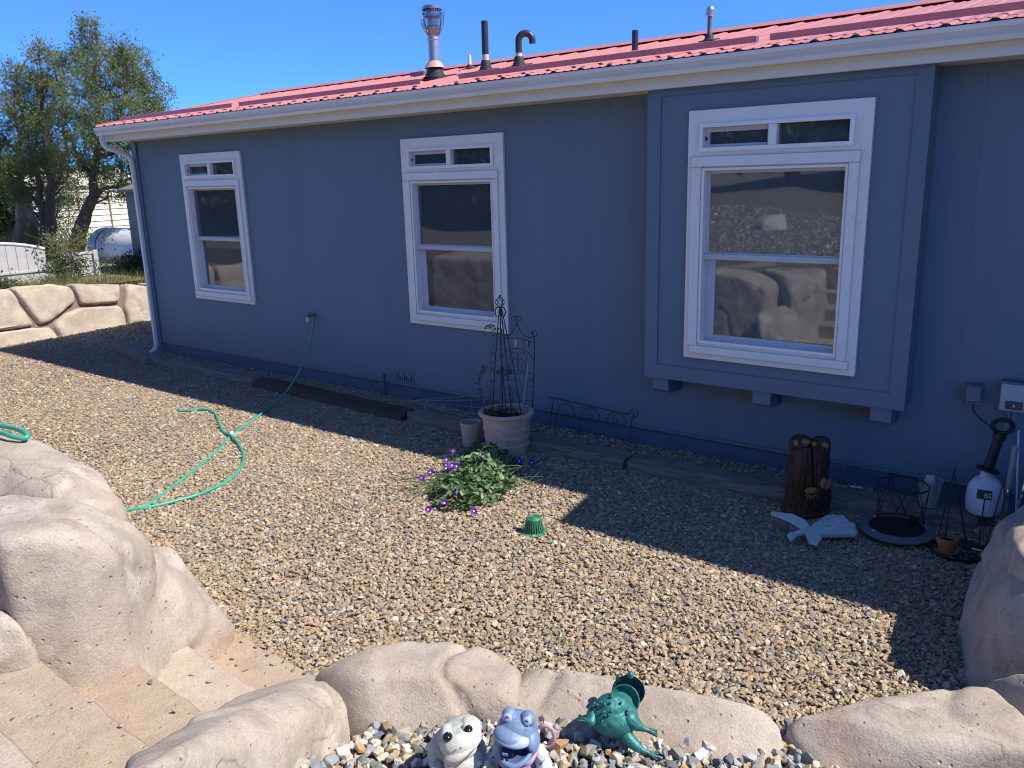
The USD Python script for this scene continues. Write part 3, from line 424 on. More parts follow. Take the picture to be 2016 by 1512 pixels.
EDGE = 'sculpted boulders edging the gravel yard'
boulder('boulder', BO['cheek'], 'long rounded tan boulder sloping down along the right side of the stone steps', 1, .022, group=EDGE)
boulder('boulder', BO['edge1'], 'squarish tan boulder with a diagonal crease behind the two front frog statues', 2, .022, group=EDGE, amp=.028)
boulder('boulder', BO['edge2'], 'long low tan boulder that the verdigris frog leans against', 3, .022, group=EDGE)
boulder('boulder', np.vstack([BO['edge3a'], BO['edge3b']]), 'pale curved boulder filling the bottom right corner of the photo', 4, .022, group=EDGE)
boulder('boulder', BO['edge4'], 'small sunlit boulder wedged at the right edge below the big shaded boulder', 5, .025, group=EDGE)
boulder('boulder', BO['left_far'], 'flat topped boulder at the left edge under the loose hose end', 6, .03, group=EDGE, drop=-.2)
boulder('boulder', BO['left_mid'], 'largest pinkish boulder on the left with a rust stained lower edge', 7, .028, group=EDGE, amp=.020, drop=-.2)
boulder('boulder', BO['left_cheek'], 'cracked pink boulder tapering down along the left side of the stone steps', 8, .024, group=EDGE, drop=-.15)
boulder('boulder', BO['left_low'], 'small boulder at the left edge beside the top stone step', 9, .03, group=EDGE)
boulder('boulder', BO['right_big'], 'big shaded brown boulder at the right edge by the sprayer and plant hanger', 10, .026, group=EDGE, amp=.035, drop=-.15)
boulder('boulder', BO['right_top'], 'shaded boulder lying on top of the big one at the right edge', 11, .03, group=EDGE, drop=.3)
# the wall goes on to the left of the frame and shows in the windows
for k, (x0, x1, h, s) in enumerate([(-6.05, -4.75, .98, 31), (-7.5, -6.0, .94, 32), (-8.8, -7.45, .98, 33)]):
    P = [[x0, -3.95 + .1 * k, h], [x1, -3.95 + .1 * k, h], [x0 + .05, -4.6, h + .05], [x1, -4.6, h + .04], [(x0 + x1) / 2, -3.8, h * .6], [x0, -3.85, .3], [x1, -3.85, .35]]
    boulder('boulder', P, ['mirrored boulder of the left wall, nearest the flat topped one', 'mirrored boulder in the middle of the left wall', 'mirrored boulder at the far end of the left wall'][k], s, .05, group=EDGE)
boulder('boulder', [[-5.5, -9.0, 1.1], [-4.75, -9.1, 1.1], [-5.1, -8.8, 1.30], [-4.9, -9.3, 1.42], [-5.4, -9.4, 1.35]], 'white rock on the gravel slope mirrored in the bay window', 41, .05, mats='pale_rock', drop=.8)

# ------------------------------------------------------------------ steps
st = thing('stone_steps', 'five tan concrete steps leading down between boulders into the yard', 'steps')
for k in range(5):
    y1 = -3.63 - .298 * k + (.02 if k == 0 else 0); z1 = .12 + .15 * k
    y0 = y1 - (.34 if k < 4 else .75)
    xl = -3.6 + .06 * k; xr = -1.75 + .02 * k
    m = bx(xl, xr, y0, y1, z1 - .22, z1, .012)
    m = Manifold(m3.Mesh(np.asarray(m.vertices, np.float32), np.asarray(m.faces, np.uint32))).refine_to_length(.03); v, f, _ = meshkit.arrays(m)
    v = v + np.stack([0 * v[:, 0], .05 * (v[:, 0] + 2.6) * -.6 + .016 * (meshkit.fbm(v * 2.5, 3, 60 + k) - .5) * 2, .007 * (meshkit.fbm(v * 3.5, 3, 70 + k) - .5) * 2], 1)
    nose = (v[:, 1] > y1 - .03) & (v[:, 2] > z1 - .04); v = v - np.stack([0 * v[:, 0], nose * .012 * np.clip(meshkit.fbm(v * 9, 3, 75 + k) * 2 - .8, 0, 1), nose * .008 * np.clip(meshkit.fbm(v * 12, 3, 85 + k) * 2 - .7, 0, 1)], 1)
    obj('step', trimesh.Trimesh(v, f, process=False), ('step', 'step_pale', 'step_warm', 'step', 'step_pale')[k], st, smooth=40)

# ------------------------------------------------------------------ stone wall at the back
sw = thing('stone_wall', 'low retaining wall of big sunlit tan stones with brown mortar joints beyond the house corner', 'wall', (-12.9, 0, 0))
wn = np.array([1, .13, .15]); wn /= np.linalg.norm(wn)
for k, P in enumerate(DATA['wall_stones']):
    P = np.asarray(P); c = P.mean(0)
    Q = np.vstack([c + (P - c) * .975 - wn * .02, c + (P - c) * .93 + wn * .03, c + (P - c) * .84 + wn * .05, P - wn * .2])
    m = Manifold.hull_points(Q).refine_to_length(.05); v, f, _ = meshkit.arrays(m); t = trimesh.Trimesh(v, f, process=True)
    trimesh.smoothing.filter_taubin(t, lamb=.6, nu=.5, iterations=6)
    t.vertices = t.vertices + t.vertex_normals * (((meshkit.fbm(t.vertices * 4, 4, 80 + k) - .5) * .07)[:, None])
    obj('stone', t, 'wall_stone', sw, smooth=True, off=(-12.9, 0, 0))
for k, (y0, y1) in enumerate([(-3.6, -2.5), (-2.5, -1.35)]):
    c = lambda y, z: np.array([-12.85 - .13 * y - .15 * z, y, z])
    Q = np.vstack([[c(y, z) + wn * d for y in (y0 + .03 + a, y1 - .03 - a) for z in (.0 if d > 0 else -.1, .80 - a)] for d, a in ((-.2, 0), (0, 0), (.05, .12))])
    m = Manifold.hull_points(Q.reshape(-1, 3)).refine_to_length(.07); v, f, _ = meshkit.arrays(m); t = trimesh.Trimesh(v, f, process=True)
    trimesh.smoothing.filter_taubin(t, iterations=10); t.vertices = t.vertices + t.vertex_normals * (((meshkit.fbm(t.vertices * 4, 4, 90 + k) - .5) * .07)[:, None])
    obj('stone', t, 'wall_stone', sw, smooth=True, off=(-12.9, 0, 0))
mq = [np.array([-12.85 - .13 * y - .15 * z, y, z]) + wn * d for y in (-3.7, 3.4) for z in (-.2, .56) for d in (-.35, -.035)]
obj('mortar', hullmesh(mq), 'mortar', sw, off=(-12.9, 0, 0))

# ------------------------------------------------------------------ house
H = thing('house', 'blue grey manufactured house with white framed windows and a red metal roof', 'house')
XL, XR = -10.07, 6.2
WZ0, WZ1 = .1985, 2.667
wins = [(-9.045, .82, 0.0), (-5.466, .82, 0.0), (-2.552, .856, -.227)]
Wd, Ht = 1.165, 1.655
holes = [sbox(x + .09, z + .1, x + Wd - .09, z + Ht - .08) for x, z, y in wins]
bay = (-2.868, -1.088)
front = sbox(XL, WZ0, XR, WZ1)
for h in holes[:2]: front = front.difference(h)
front = front.difference(sbox(bay[0] + .05, .75, bay[1] - .05, 2.65))
cuts = [XL] + list(np.arange(-9.40, XR, 1.22)) + [XR]
for a, b in zip(cuts[:-1], cuts[1:]):
    pnl = front.intersection(sbox(a + .0004, WZ0, b - .0004, WZ1))
    obj('siding_panel', extr(pnl, 0.0, .02), 'siding', H)
backing = sbox(XL + .01, WZ0 + .005, XR, WZ1)
for h in holes[:2]: backing = backing.difference(h)
backing = backing.difference(sbox(bay[0] + .05, .75, bay[1] - .05, 2.65))
obj('wall', [extr(backing, .0205, .10), bx(XL, XL + .1, .12, 4.5, -.1, 2.66), bx(XL, XR, 4.4, 4.5, -.1, 2.72)], 'siding', H)
obj('skirting', bx(XL + .02, XR, .012, .09, -.15, .196), 'skirting', H)
obj('bottom_strip', bx(XL, XR, -.012, -.001, WZ0 - .012, WZ0 + .012, .003), 'siding_trim', H)
obj('corner_board', [bx(XL - .012, XL + .09, -.022, -.002, .19, 2.666, .003), bx(XL - .022, XL - .001, -.002, .1, .19, 2.666)], 'siding_trim', H)
# bay
by = -.227
bf = sbox(bay[0] + .01, .68, bay[1] - .01, 2.666).difference(holes[2])
obj('bay', [extr(bf, by + .002, by + .035), bx(bay[0] + .01, bay[0] + .04, by + .036, -.001, .68, 2.666), bx(bay[1] - .04, bay[1] - .01, by + .036, -.001, .68, 2.666), bx(bay[0] + .041, bay[1] - .041, by + .036, -.001, .68, .70)], 'siding', H)
bt = sbox(bay[0], .672, bay[1], 2.666).difference(sbox(bay[0] + .1, .775, bay[1] - .09, 2.62))
obj('bay_trim', extr(bt, by - .008, by + .0015), 'siding_trim', H)
for x in (-2.742, -1.983, -1.222):
    poly = [(-.001, .40), (-.001, .672), (by + .005, .672), (by + .005, .575), (by + .06, .545)]
    poly = [(-.001, .545), (-.001, .671), (by + .004, .671), (by + .004, .585), (by + .03, .56)]
    P = np.array([[x + s * .062, y, z] for s in (-1, 1) for y, z in poly])
    obj('corbel', hullmesh(P), 'siding_trim', H)
# windows
def window(x, z, y, k):
    """frame boards stand proud of the wall at y; u to the right, v up"""
    def U(u0, u1, v0, v1, d0, d1, b=.002): return bx(x + u0, x + u1, y + d0, y + d1, z + v0, z + v1, b)
    def R(o, i, d0, d1): return extr(sbox(x + o[0], z + o[2], x + o[1], z + o[3]).difference(sbox(x + i[0], z + i[2], x + i[1], z + i[3])), y + d0, y + d1)
    lo = (.105, 1.045, .115, 1.288); tr = (.082, 1.066, 1.393, 1.568)
    ring_ = sbox(x, z, x + Wd, z + Ht).difference(sbox(x + lo[0], z + lo[2], x + lo[1], z + lo[3])).difference(sbox(x + tr[0], z + tr[2], x + tr[1], z + tr[3]))
    w = obj('window', extr(ring_, y - .022, y + .011), 'white_trim', H)
    obj('head_board', U(.034, 1.112, 1.297, 1.362, -.042, -.0225), 'white_trim', w)
    obj('side_board', U(.034, .103, .093, 1.2965, -.038, -.0225), 'white_trim', w)
    obj('side_board', U(1.047, 1.108, .093, 1.2965, -.038, -.0225), 'white_trim', w)
    obj('sill_board', U(.052, 1.125, .040, .0925, -.042, -.0225), 'white_trim', w)
    obj('caulk_line', [U(.028, 1.118, 1.2955, 1.2975, -.0435, -.040, 0), U(.1025, .1045, .115, 1.29, -.0395, -.03, 0), U(1.0455, 1.0475, .115, 1.29, -.0395, -.03, 0), U(.05, 1.1275, .0365, .0395, -.03, -.0225, 0), U(.034, 1.112, 1.3625, 1.3645, -.03, -.0225, 0)], 'caulk', w)
    # lower hung window
    obj('sash_frame', R(lo, (lo[0] + .02, lo[1] - .016, lo[2] + .017, lo[3] - .016), -.034, .05), 'white_vinyl', w)
    obj('upper_sash', R((.125, 1.03, .70, 1.272), (.152, 1.014, .735, 1.252), .012, .032), 'sash_grey', w)
    obj('lower_sash', R((.125, 1.03, .132, .70), (.196, 1.014, .168, .69), .030, .05), 'sash_grey', w)
    obj('meeting_rail', U(.126, 1.029, .688, .726, -.004, .028), 'sash_grey', w)
    def pane(u0, u1, v0, v1, d):   # glazing sits a touch out of true
        tw = [.0, .0, .012][k]; m = bx(u0, u1, -.0012, .0012, v0, v1); cx = (u0 + u1) / 2; v_ = m.vertices; v_[:, 1] += (v_[:, 0] - cx) * tw + d; m.vertices = v_ + [x, y, z]; return m
    obj('glass_pane', pane(.150, 1.016, .733, 1.254, .021), 'glass', w)
    obj('glass_pane', pane(.194, 1.016, .166, .692, .040), 'glass', w)
    # sliding transom
    obj('transom_frame', R(tr, (.108, 1.038, 1.418, 1.545), -.036, .045), 'white_vinyl', w)
    obj('mullion', U(.545, .598, 1.4185, 1.5445, -.030, .04), 'white_vinyl', w)
    obj('sliding_sash', R((.109, .544, 1.419, 1.544), (.142, .53, 1.437, 1.515), .0, .025), 'sash_grey', w)
    obj('glass_pane', U(.140, .532, 1.435, 1.517, .010, .0125, 0), 'glass', w)
    obj('glass_pane', U(.597, 1.037, 1.419, 1.544, .012, .0145, 0), 'glass', w)
    obj('latch', U(.113, .127, 1.463, 1.487, -.004, .0, 0), 'dark_plastic', w)
    # curtains
    def drape(a, b, v0, v1, seed):
        n = 90; u = np.linspace(a, b, n); d = .10 + .018 * np.sin(u * 75 + seed) + .01 * np.sin(u * 133 + 2 * seed)
        zz = np.linspace(v0, v1, 6); V = np.array([[x + uu, y + dd, z + vv] for uu, dd in zip(u, d) for vv in zz])
        F = []
        for i in range(n - 1):
            for j in range(5):
                p = i * 6 + j; F += [[p, p + 6, p + 7], [p, p + 7, p + 1]]
        return trimesh.Trimesh(V, F, process=False)
    obj('curtain', drape(*[(.12, .62, .10, 1.28, 1), (.12, .60, .10, 1.28, 3), (.12, 1.04, .10, 1.28, 2)][k]), 'curtain', w, smooth=True)
for k, (x, z, y) in enumerate(wins): window(x, z, y, k)
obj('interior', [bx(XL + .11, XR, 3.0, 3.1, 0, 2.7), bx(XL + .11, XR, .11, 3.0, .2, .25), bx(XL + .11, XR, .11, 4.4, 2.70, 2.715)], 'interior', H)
# eave and roof
S_, EY, EZ = .205, -.385, 2.82
RY = 2.15; RZ = EZ + S_ * (RY - EY)
def rz(y): return EZ + S_ * (y - EY)
GX0, GX1 = -10.2, 0.0
obj('fascia', bx(XL - .10, XR, -.285, -.26, 2.663, 2.80, .003), 'fascia', H)
obj('soffit', bx(XL - .10, XR, -.2595, .10, 2.668, 2.680), 'fascia', H)
gp = [(-.285, 2.815), (-.285, 2.735), (-.36, 2.735), (-.375, 2.76), (-.368, 2.785), (-.388, 2.80), (-.392, 2.825), (-.380, 2.825), (-.376, 2.805), (-.355, 2.79), (-.362, 2.762), (-.350, 2.742), (-.292, 2.742), (-.292, 2.815)]
gm = trimesh.creation.extrude_polygon(Polygon(gp), XR - GX0, engine='earcut'); v = gm.vertices
obj('gutter', trimesh.Trimesh(np.stack([v[:, 2] + GX0, v[:, 0], v[:, 1]], 1), gm.faces, process=False), 'gutter', H, smooth=30)
obj('gutter_end', hullmesh([(GX0 - .004 + d, a, b) for d in (0, .0035) for a, b in gp[:7]]), 'gutter', H)
# red ribbed panels, 0.914 m wide with a rib every 0.2286 m
def panel(x0, w=.9144):
    xs, hs = [], []
    for k in range(4):
        c = k * .2286 + .03
        for dx, h in ((-.03, 0), (-.014, .011), (.014, .011), (.03, 0), (.08, 0), (.085, .004), (.10, .004), (.105, 0), (.14, 0), (.145, .004), (.16, .004), (.165, 0)):
            xs.append(x0 + c + dx); hs.append(h)
    xs.append(x0 + w); hs.append(0); V, F = [], []
    ys = (EY + .005, RY)
    for x_, h in zip(xs, hs):
        for y_ in ys: V.append((x_, y_, rz(y_) + h + .012))
        for y_ in ys: V.append((x_, y_, rz(y_) + h + .0112))
    for i in range(len(xs) - 1):
        a, b = 4 * i, 4 * (i + 1)
        F += [[a, b, b + 1], [a, b + 1, a + 1], [a + 2, a + 3, b + 3], [a + 2, b + 3, b + 2], [a, a + 2, b + 2], [a, b + 2, b]]
    return trimesh.Trimesh(V, F, process=False)
for k in range(18): obj('roof_panel', panel(GX0 - .005 + k * .9144 + .0004 * k), 'roof_red', H)
obj('roof_deck', hullmesh([(x, y, rz(y) + d) for x in (GX0, XR) for y in (EY + .03, RY) for d in (-.05, .005)] ), 'roof_edge', H)
obj('back_roof', hullmesh([(x, y, RZ + d - S_ * (y - RY)) for x in (GX0, XR) for y in (RY + .02, 4.8) for d in (-.05, .012)]), 'roof_red', H)
obj('ridge_cap', hullmesh([(GX0 - .01, RY - .14, rz(RY - .14) + .034), (GX0 - .01, RY + .14, rz(RY - .14) + .034), (GX0 - .01, RY, RZ + .055), (XR, RY - .14, rz(RY - .14) + .034), (XR, RY + .14, rz(RY - .14) + .034), (XR, RY, RZ + .055)]), 'roof_red', H)
obj('rake_trim', [hullmesh([(GX0 - .02 + dx, y, z + dz) for y, z in ((EY + .01, rz(EY)), (RY, RZ)) for dx, dz in ((0, .036), (.05, .038), (.05, .034), (0, -.06), (.006, -.06), (.006, .034))]), hullmesh([(GX0 - .02 + dx, y, z + dz) for y, z in ((RY, RZ), (4.8, RZ - S_ * (4.8 - RY))) for dx, dz in ((0, .036), (.05, .038), (0, -.06), (.006, -.06))])], 'roof_red', H)
obj('gable_wall', hullmesh([(x, y, z) for x in (XL, XL + .1) for y, z in ((.1, 2.70), (4.5, 2.70), (RY, RZ - .06), (.1, rz(.1) - .06), (4.5, RZ - S_ * (4.5 - RY) - .06))]), 'siding', H)
for i in range(44):    # foam closures showing under each rib at the eave
    xc = GX0 + .025 + i * .2287
    if xc < -.2: obj('rib_closure', hullmesh([(xc + dx, y, rz(EY) + dz + .002) for dx, dz in ((-.023, .0), (-.012, .022), (.012, .022), (.023, .0)) for y in (EY - .004, EY + .02)]), 'closure', H)
# snow guards: long angle bars on the ribs
for a, b in ((-10.0, -7.72), (-7.6, -5.05), (-4.62, -2.16), (-2.06, 1.4)):
    y0 = -.165; zb = rz(y0) + .012
    gb = obj('snow_guard', [hullmesh([(x, y0 + dy, zb + dz) for x in (a, b) for dy, dz in ((0, .022), (0, .062), (.002, .062), (.002, .022))]), hullmesh([(x, y0 + dy, zb + dz) for x in (a, b) for dy, dz in ((.002, .062), (.05, .071), (.05, .069), (.002, .0595))])], 'roof_red', H)
    n0 = math.ceil((a - GX0 - .025) / .2286); n1 = math.floor((b - GX0 - .025) / .2286)
    for i in range(n0, n1 + 1):
        xc = GX0 + .025 + i * .2287; obj('clamp', hullmesh([(xc + dx, y0 + dy, zb + .021 + S_ * (dy) + dz) for dx in (-.02, .02) for dy in (.003, .05) for dz in (0, .036)]), 'dark_steel', gb)
# downspout
obj('downspout', [tube(spline([(-10.13, -.335, 2.74), (-10.13, -.335, 2.66), (-10.11, -.30, 2.60), (-10.07, -.12, 2.52), (-10.055, -.055, 2.45), (-10.055, -.045, 2.3)], 6), .029, 10), bx(-10.080, -10.030, -.07, -.024, .13, 2.32, .008), tube(spline([(-10.055, -.047, .16), (-10.058, -.07, .10), (-10.075, -.13, .06), (-10.085, -.16, .05)], 5), .028, 10)], 'white_pvc', H, smooth=40)
# roof pipes
RP, RT = DATA['roof_points'], DATA['roof_tops']
def place(n): p = RP[n]; y = (p[1]); return np.array([p[0], y, rz(y) + .012]), RT[n][2]
def boot(parent, c, r, h, m='rubber'):
    obj('boot', [T(lathe([(r * 1.9, 0), (r * 1.9, .006), (r * 1.55, .012), (r * 1.5, h * .35), (r * 1.3, h * .4), (r * 1.25, h * .75), (r * 1.06, h), (.001, h)], 20), c + [0, 0, .01]), T(bx(-r * 2.4, r * 2.4, -r * 2.4, r * 2.4, 0, .008), c + [0, 0, .012], rot=(math.atan(S_), 0, 0))], m, parent, smooth=35)
c, zt = place('flue'); r = .054
fl = obj('flue', [T(lathe([(r, -.05), (r, .34), (r + .004, .345), (r + .004, .36), (r, .365), (r, .39), (r * 1.35, .44), (r * 1.35, .455), (r * .98, .47), (r * .98, .52), (r * 1.5, .545), (r * 1.5, .57), (.001, .571)], 28), c)], 'steel', H, smooth=35, label='tall galvanized furnace flue with a vented cap')
boot(fl, c, r * 1.15, .10); obj('storm_collar', T(lathe([(r * 1.75, .10), (r * 1.2, .15), (r, .16), (r * .9, .10)], 28), c), 'sealant', fl, smooth=35)
obj('cap', [T(lathe([(r * 1.25, .57), (r * 1.25, zt - c[2] - .02)], 28), c), T(lathe([(r * 1.7, zt - c[2] - .03), (r * 1.75, zt - c[2] - .005), (r * 1.6, zt - c[2]), (.001, zt - c[2] + .004)], 28), c)], 'steel', fl, smooth=35)
for a in range(18):
    m = bx(r * 1.255, r * 1.285, -.0045, .0045, .585, .585 + .035); th = a * math.pi / 9
    obj('slot', T(T(m, rot=(0, 0, th)), c), 'closure', fl)
obj('shroud', T(lathe([(r * 1.05, .38), (r * 1.55, .42), (r * 1.95, .48), (r * 2.15, zt - c[2] - .01)], 28), c), 'clear_cap', fl, smooth=True)
c, zt = place('white'); p = obj('vent_pipe', T(lathe([(.018, -.02), (.018, zt - c[2]), (.013, zt - c[2]), (.013, 0)], 16), c), 'white_pvc', H, smooth=35, label='short thin white vent pipe'); boot(p, c, .025, .04)
c, zt = place('black'); p = obj('vent_pipe', T(lathe([(.031, .15), (.031, zt - c[2]), (.027, zt - c[2] + .002), (.025, zt - c[2] - .03), (.001, zt - c[2] - .03)], 20), c), 'black_pipe', H, smooth=35, label='straight black vent pipe with a bare white band'); boot(p, c, .037, .09)
obj('bare_band', T(lathe([(.0305, .05), (.0305, .15)], 20), c), 'bare_pipe', p, smooth=True); obj('sealant', T(lathe([(.035, .075), (.036, .10), (.031, .105)], 20), c), 'sealant', p, smooth=True)
c, zt = place('hook'); R_ = .062; A = np.linspace(math.pi, .05, 16); h0 = zt - c[2] - R_ - .03
ux = np.array([.80, .60, 0])
pts = [c + [0, 0, .12], c + [0, 0, h0]] + [c + ux * (R_ + R_ * math.cos(a)) + np.array([0, 0, h0 + R_ * math.sin(a)]) for a in A[1:]] + [c + ux * 2 * R_ + [0, 0, h0 - .025]]
p = obj('vent_pipe', tube(np.array(pts), .030, 16), 'black_pipe', H, smooth=50, label='black vent pipe bent over like a hook'); boot(p, c, .037, .08)
obj('bare_band', T(lathe([(.0295, .03), (.0295, .125)], 20), c), 'bare_pipe', p, smooth=True); obj('sealant', T(lathe([(.034, .07), (.035, .09), (.030, .10)], 20), c), 'sealant', p, smooth=True)
c, zt = place('short'); p = obj('vent_pipe', T(lathe([(.026, -.03), (.026, zt - c[2]), (.022, zt - c[2]), (.021, 0)], 18), c), 'black_pipe', H, smooth=35, label='short straight black vent pipe'); obj('sealant', T(lathe([(.04, 0), (.038, .012), (.027, .016)], 18), c), 'sealant', p, smooth=True)
c, zt = place('cap'); p = obj('vent_pipe', T(lathe([(.017, -.03), (.017, zt - c[2] - .03), (.001, zt - c[2] - .03)], 16), c), 'dark_steel', H, smooth=35, label='thin metal vent pipe with a hooded cap'); boot(p, c, .026, .05)
hd = ell((0, 0, 0), (.032, .032, .030), n=20) ^ Manifold.cube([.1, .1, .1], True).translate([0, 0, .045]); hd = hd + Manifold.cylinder(.045, .031, .031, 20).translate([0, 0, -.045])
obj('hood', T(hd, c + [.004, 0, zt - c[2] - .025], rot=(0, .25, 0)), 'steel', p, smooth=35)
c = np.array(RP['box']); obj('roof_vent', [bx(c[0] - .09, c[0] + .12, c[1] - .08, c[1] + .12, rz(c[1]) - .02, rz(c[1]) + .05, .006)], 'dark_steel', H, label='flat grey box vent near the ridge')
# small fixtures on the wall
vt = obj('foundation_vent', [bx(-1.56, -1.19, -.006, .0115, .05, .197, .002)], 'skirting', H)
for i in range(2):
    for j in range(9): obj('louver', T(bx(-1.545 + i * .17, -1.39 + i * .17, -.006, .004, -.004, .004), (0, -.006, .066 + j * .0145), rot=(.5, 0, 0)), 'siding_trim', vt)
vt = obj('wall_vent', bx(-5.72, -5.48, -.010, -.001, .214, .318, .002), 'siding_trim', H)
for j in range(7): obj('slot', bx(-5.70 + .031 * j, -5.688 + .031 * j, -.012, -.0095, .23, .302 - .02 * (j % 3)), 'closure', vt)
fc = obj('faucet', [tube([(-6.91, -.002, .775), (-6.91, -.055, .775), (-6.91, -.075, .755)], .011, 10), T(lathe([(.001, 0), (.026, 0), (.026, .006), (.001, .006)], 14), (-6.91, -.003, .775), rot=(math.pi / 2, 0, 0)), tube([(-6.91, -.05, .775), (-6.91, -.05, .80)], .007, 8)], 'copper', H, smooth=35)
obj('handle', [T(lathe([(.019, 0), (.021, .004), (.019, .008), (.001, .008)], 10), (-6.91, -.05, .80)), tube([(-6.895, -.02, .775), (-6.87, -.02, .775)], .006, 8)], 'copper', fc, smooth=35)
for x, w in ((-5.86, .016),): obj('pipe_stub', tube([(x, -.04, .0), (x + .004, -.04, .285)], w, 12), 'skirting', H, smooth=35)
# taller wing to the right of the picture; it casts the stepped shadow
wz = lambda y, e: 3.3 + S_ * (y - e)
obj('wing_wall', bx(.35, 6.1, -.25, 5.2, -.1, 3.25), 'siding', H)
obj('wing_roof', [hullmesh([(x, y, wz(y, -.76) + d) for x in (-.07, 2.25) for y in (-.76, 5.6) for d in (-.08, 0)])], 'roof_red', H)
obj('porch_roof', [hullmesh([(x, y, wz(y, -1.40) + d + .1) for x in (2.33, 6.3) for y in (-1.40, 5.6) for d in (-.08, 0)])], 'roof_red', H)
# ------------------------------------------------------------------ timbers along the wall
def timber(x0, y0, x1, y1, z, w, h, m, label, seed):
    L = math.hypot(x1 - x0, y1 - y0); t = Manifold(m3.Mesh(*(lambda b: (np.asarray(b.vertices, np.float32), np.asarray(b.faces, np.uint32)))(bx(0, L, 0, w, 0, h, .012)))).refine_to_length(.035)
    v, f, _ = meshkit.arrays(t); t = trimesh.Trimesh(v, f, process=True); n = t.vertex_normals
    q = t.vertices * np.array([2.0, 14, 14])
    t.vertices = t.vertices + n * ((meshkit.fbm(q, 3, seed) - .5) * .018)[:, None] + np.stack([0 * v[:len(t.vertices), 0]] * 3, 1)
    nv = meshkit.noise(t.vertices * np.array([1.2, 28, 28]), seed + 3); t.vertices[:, 2] -= np.where((t.vertices[:, 2] > h * .8) & (nv > .72), .010, 0)
    ang = math.atan2(y1 - y0, x1 - x0)
    p = solo('timber', t, m, label, 'timber', 'weathered timbers edging the gravel strip along the wall', smooth=45)
    x = UsdGeom.Xformable(stage.GetPrimAtPath(p)); x.AddTranslateOp().Set(Gf.Vec3d(x0, y0, z)); x.AddRotateZOp().Set(math.degrees(ang))
timber(-11.0, -.17, -9.63, -.46, -.02, .19, .12, 'tie_grey', 'short grey timber turned outward beyond the downspout', 1)
timber(-9.70, -.38, -7.55, -.385, -.02, .17, .12, 'tie_grey', 'long grey brown timber from the house corner to the dark timber', 2)
timber(-7.52, -.40, -5.20, -.475, -.045, .20, .12, 'tie_brown', 'dark brown timber under the hose', 3)
timber(-5.17, -.44, -4.05, -.46, -.02, .18, .11, 'tie_grey', 'grey timber behind the beige pot and planter', 4)
timber(-3.98, -.47, -2.90, -.49, -.02, .18, .11, 'tie_grey', 'grey timber just right of the big planter', 5)
timber(-2.86, -.50, -1.62, -.45, -.02, .19, .12, 'tie_grey', 'grey timber left of the carved bear with a split near its end', 6)
timber(-1.60, -.44, -.62, -.30, -.02, .19, .13, 'tie_grey', 'grey timber between the carved bear and the sprayer', 7)

# ------------------------------------------------------------------ hoses
hp = thing('garden_hose', 'green garden hose running from the wall faucet across the gravel', 'hose')
obj('hose', tube(spline([(-6.91, -.075, .745)] + DATA['hose_feed'], 8), .0105, 10), 'hose_green', hp, smooth=True)
obj('coupling', tube([(-6.91, -.075, .762), (-6.91, -.075, .715)], .015, 12), 'tank_white', hp, smooth=35)
i = DATA['hose_feed'][8]
obj('coupling', tube([np.array(i) + [-.03, .02, .012], np.array(i) + [.03, -.02, .012]], .017, 10), 'tank_white', hp, smooth=35)
hp = thing('garden_hose', 'second green hose with its loose end curling over the first one', 'hose')
obj('hose', tube(spline(DATA['hose_free'], 8), .0115, 10), 'hose_green', hp, smooth=True)
obj('coupling', tube([DATA['hose_free'][0], np.array(DATA['hose_free'][0]) + [-.04, .03, -.002]], .015, 10), 'copper', hp, smooth=35)
solo('garden_hose', tube(spline(DATA['hose_coil'], 8), .0115, 10), 'hose_green', 'green hose loop lying on top of the left boulder', 'hose', smooth=True)

# ------------------------------------------------------------------ planter with its trellises
PC = np.array([-3.905, -.58, 0.0])
t = thing('planter', 'large pinkish terracotta planter with ribbed sides and a wide rim', 'planter', PC)
R0, R1, PH = .160, .212, .335
prof = [(.001, .0), (R0, .0), (R0 + .004, .01)]
for k in range(4):
    z0, z1 = .02 + k * .068, .02 + (k + 1) * .068; ra, rb = R0 + (R1 - .03 - R0) * k / 4, R0 + (R1 - .03 - R0) * (k + 1) / 4
    prof += [(ra + .004, z0), (ra + .010, z0 + .02), (rb + .012, z1 - .014), (rb + .008, z1 - .004)]
prof += [(R1 - .022, .298), (R1 - .006, .302), (R1 + .008, .312), (R1 + .010, .325), (R1 + .003, .335), (R1 - .012, .338), (R1 - .024, .33), (R1 - .034, .29), (R1 - .04, .2)]
obj('pot', lathe(prof, 56), 'terracotta', t, smooth=40)
s = lathe([(.001, .277), (.08, .281), (.15, .273), (R1 - .033, .266)], 40); s.vertices[:, 2] += .03 * (meshkit.fbm(s.vertices * 30, 2, 4) - .5)
obj('soil', s, 'soil', t, smooth=True)
cl = [np.array([-.09 + .1 * rng.normal() * .5, -.03 + .09 * rng.normal() * .6, .285]) for _ in range(26)]
obj('dead_stems', [tube(spline([p, p + [rng.normal() * .03, rng.normal() * .03, .03], p + [rng.normal() * .05, rng.normal() * .05, .02 + .03 * rng.random()]], 3), .003, 4) for p in cl], 'twig', t)
t = thing('obelisk_trellis', 'black metal obelisk trellis with a caged finial standing in the planter', 'trellis', PC)
top = np.array([-.03, .0, 1.13]); feet = [np.array(f) for f in ((-.10, -.055, .27), (.105, -.06, .27), (.10, .07, .27), (-.095, .075, .27))]
for f in feet:
    nk = top + (f - top) * np.array([.10, .10, .0])
    obj('leg', tube(spline([f, f + (top - f) * .5 + (f - top) * [.10, .10, 0], top + (f - top) * np.array([.16, .16, .06]), top + (f - top) * [.05, .05, -.02]], 6), .0042, 6), 'black_iron', t, smooth=True)
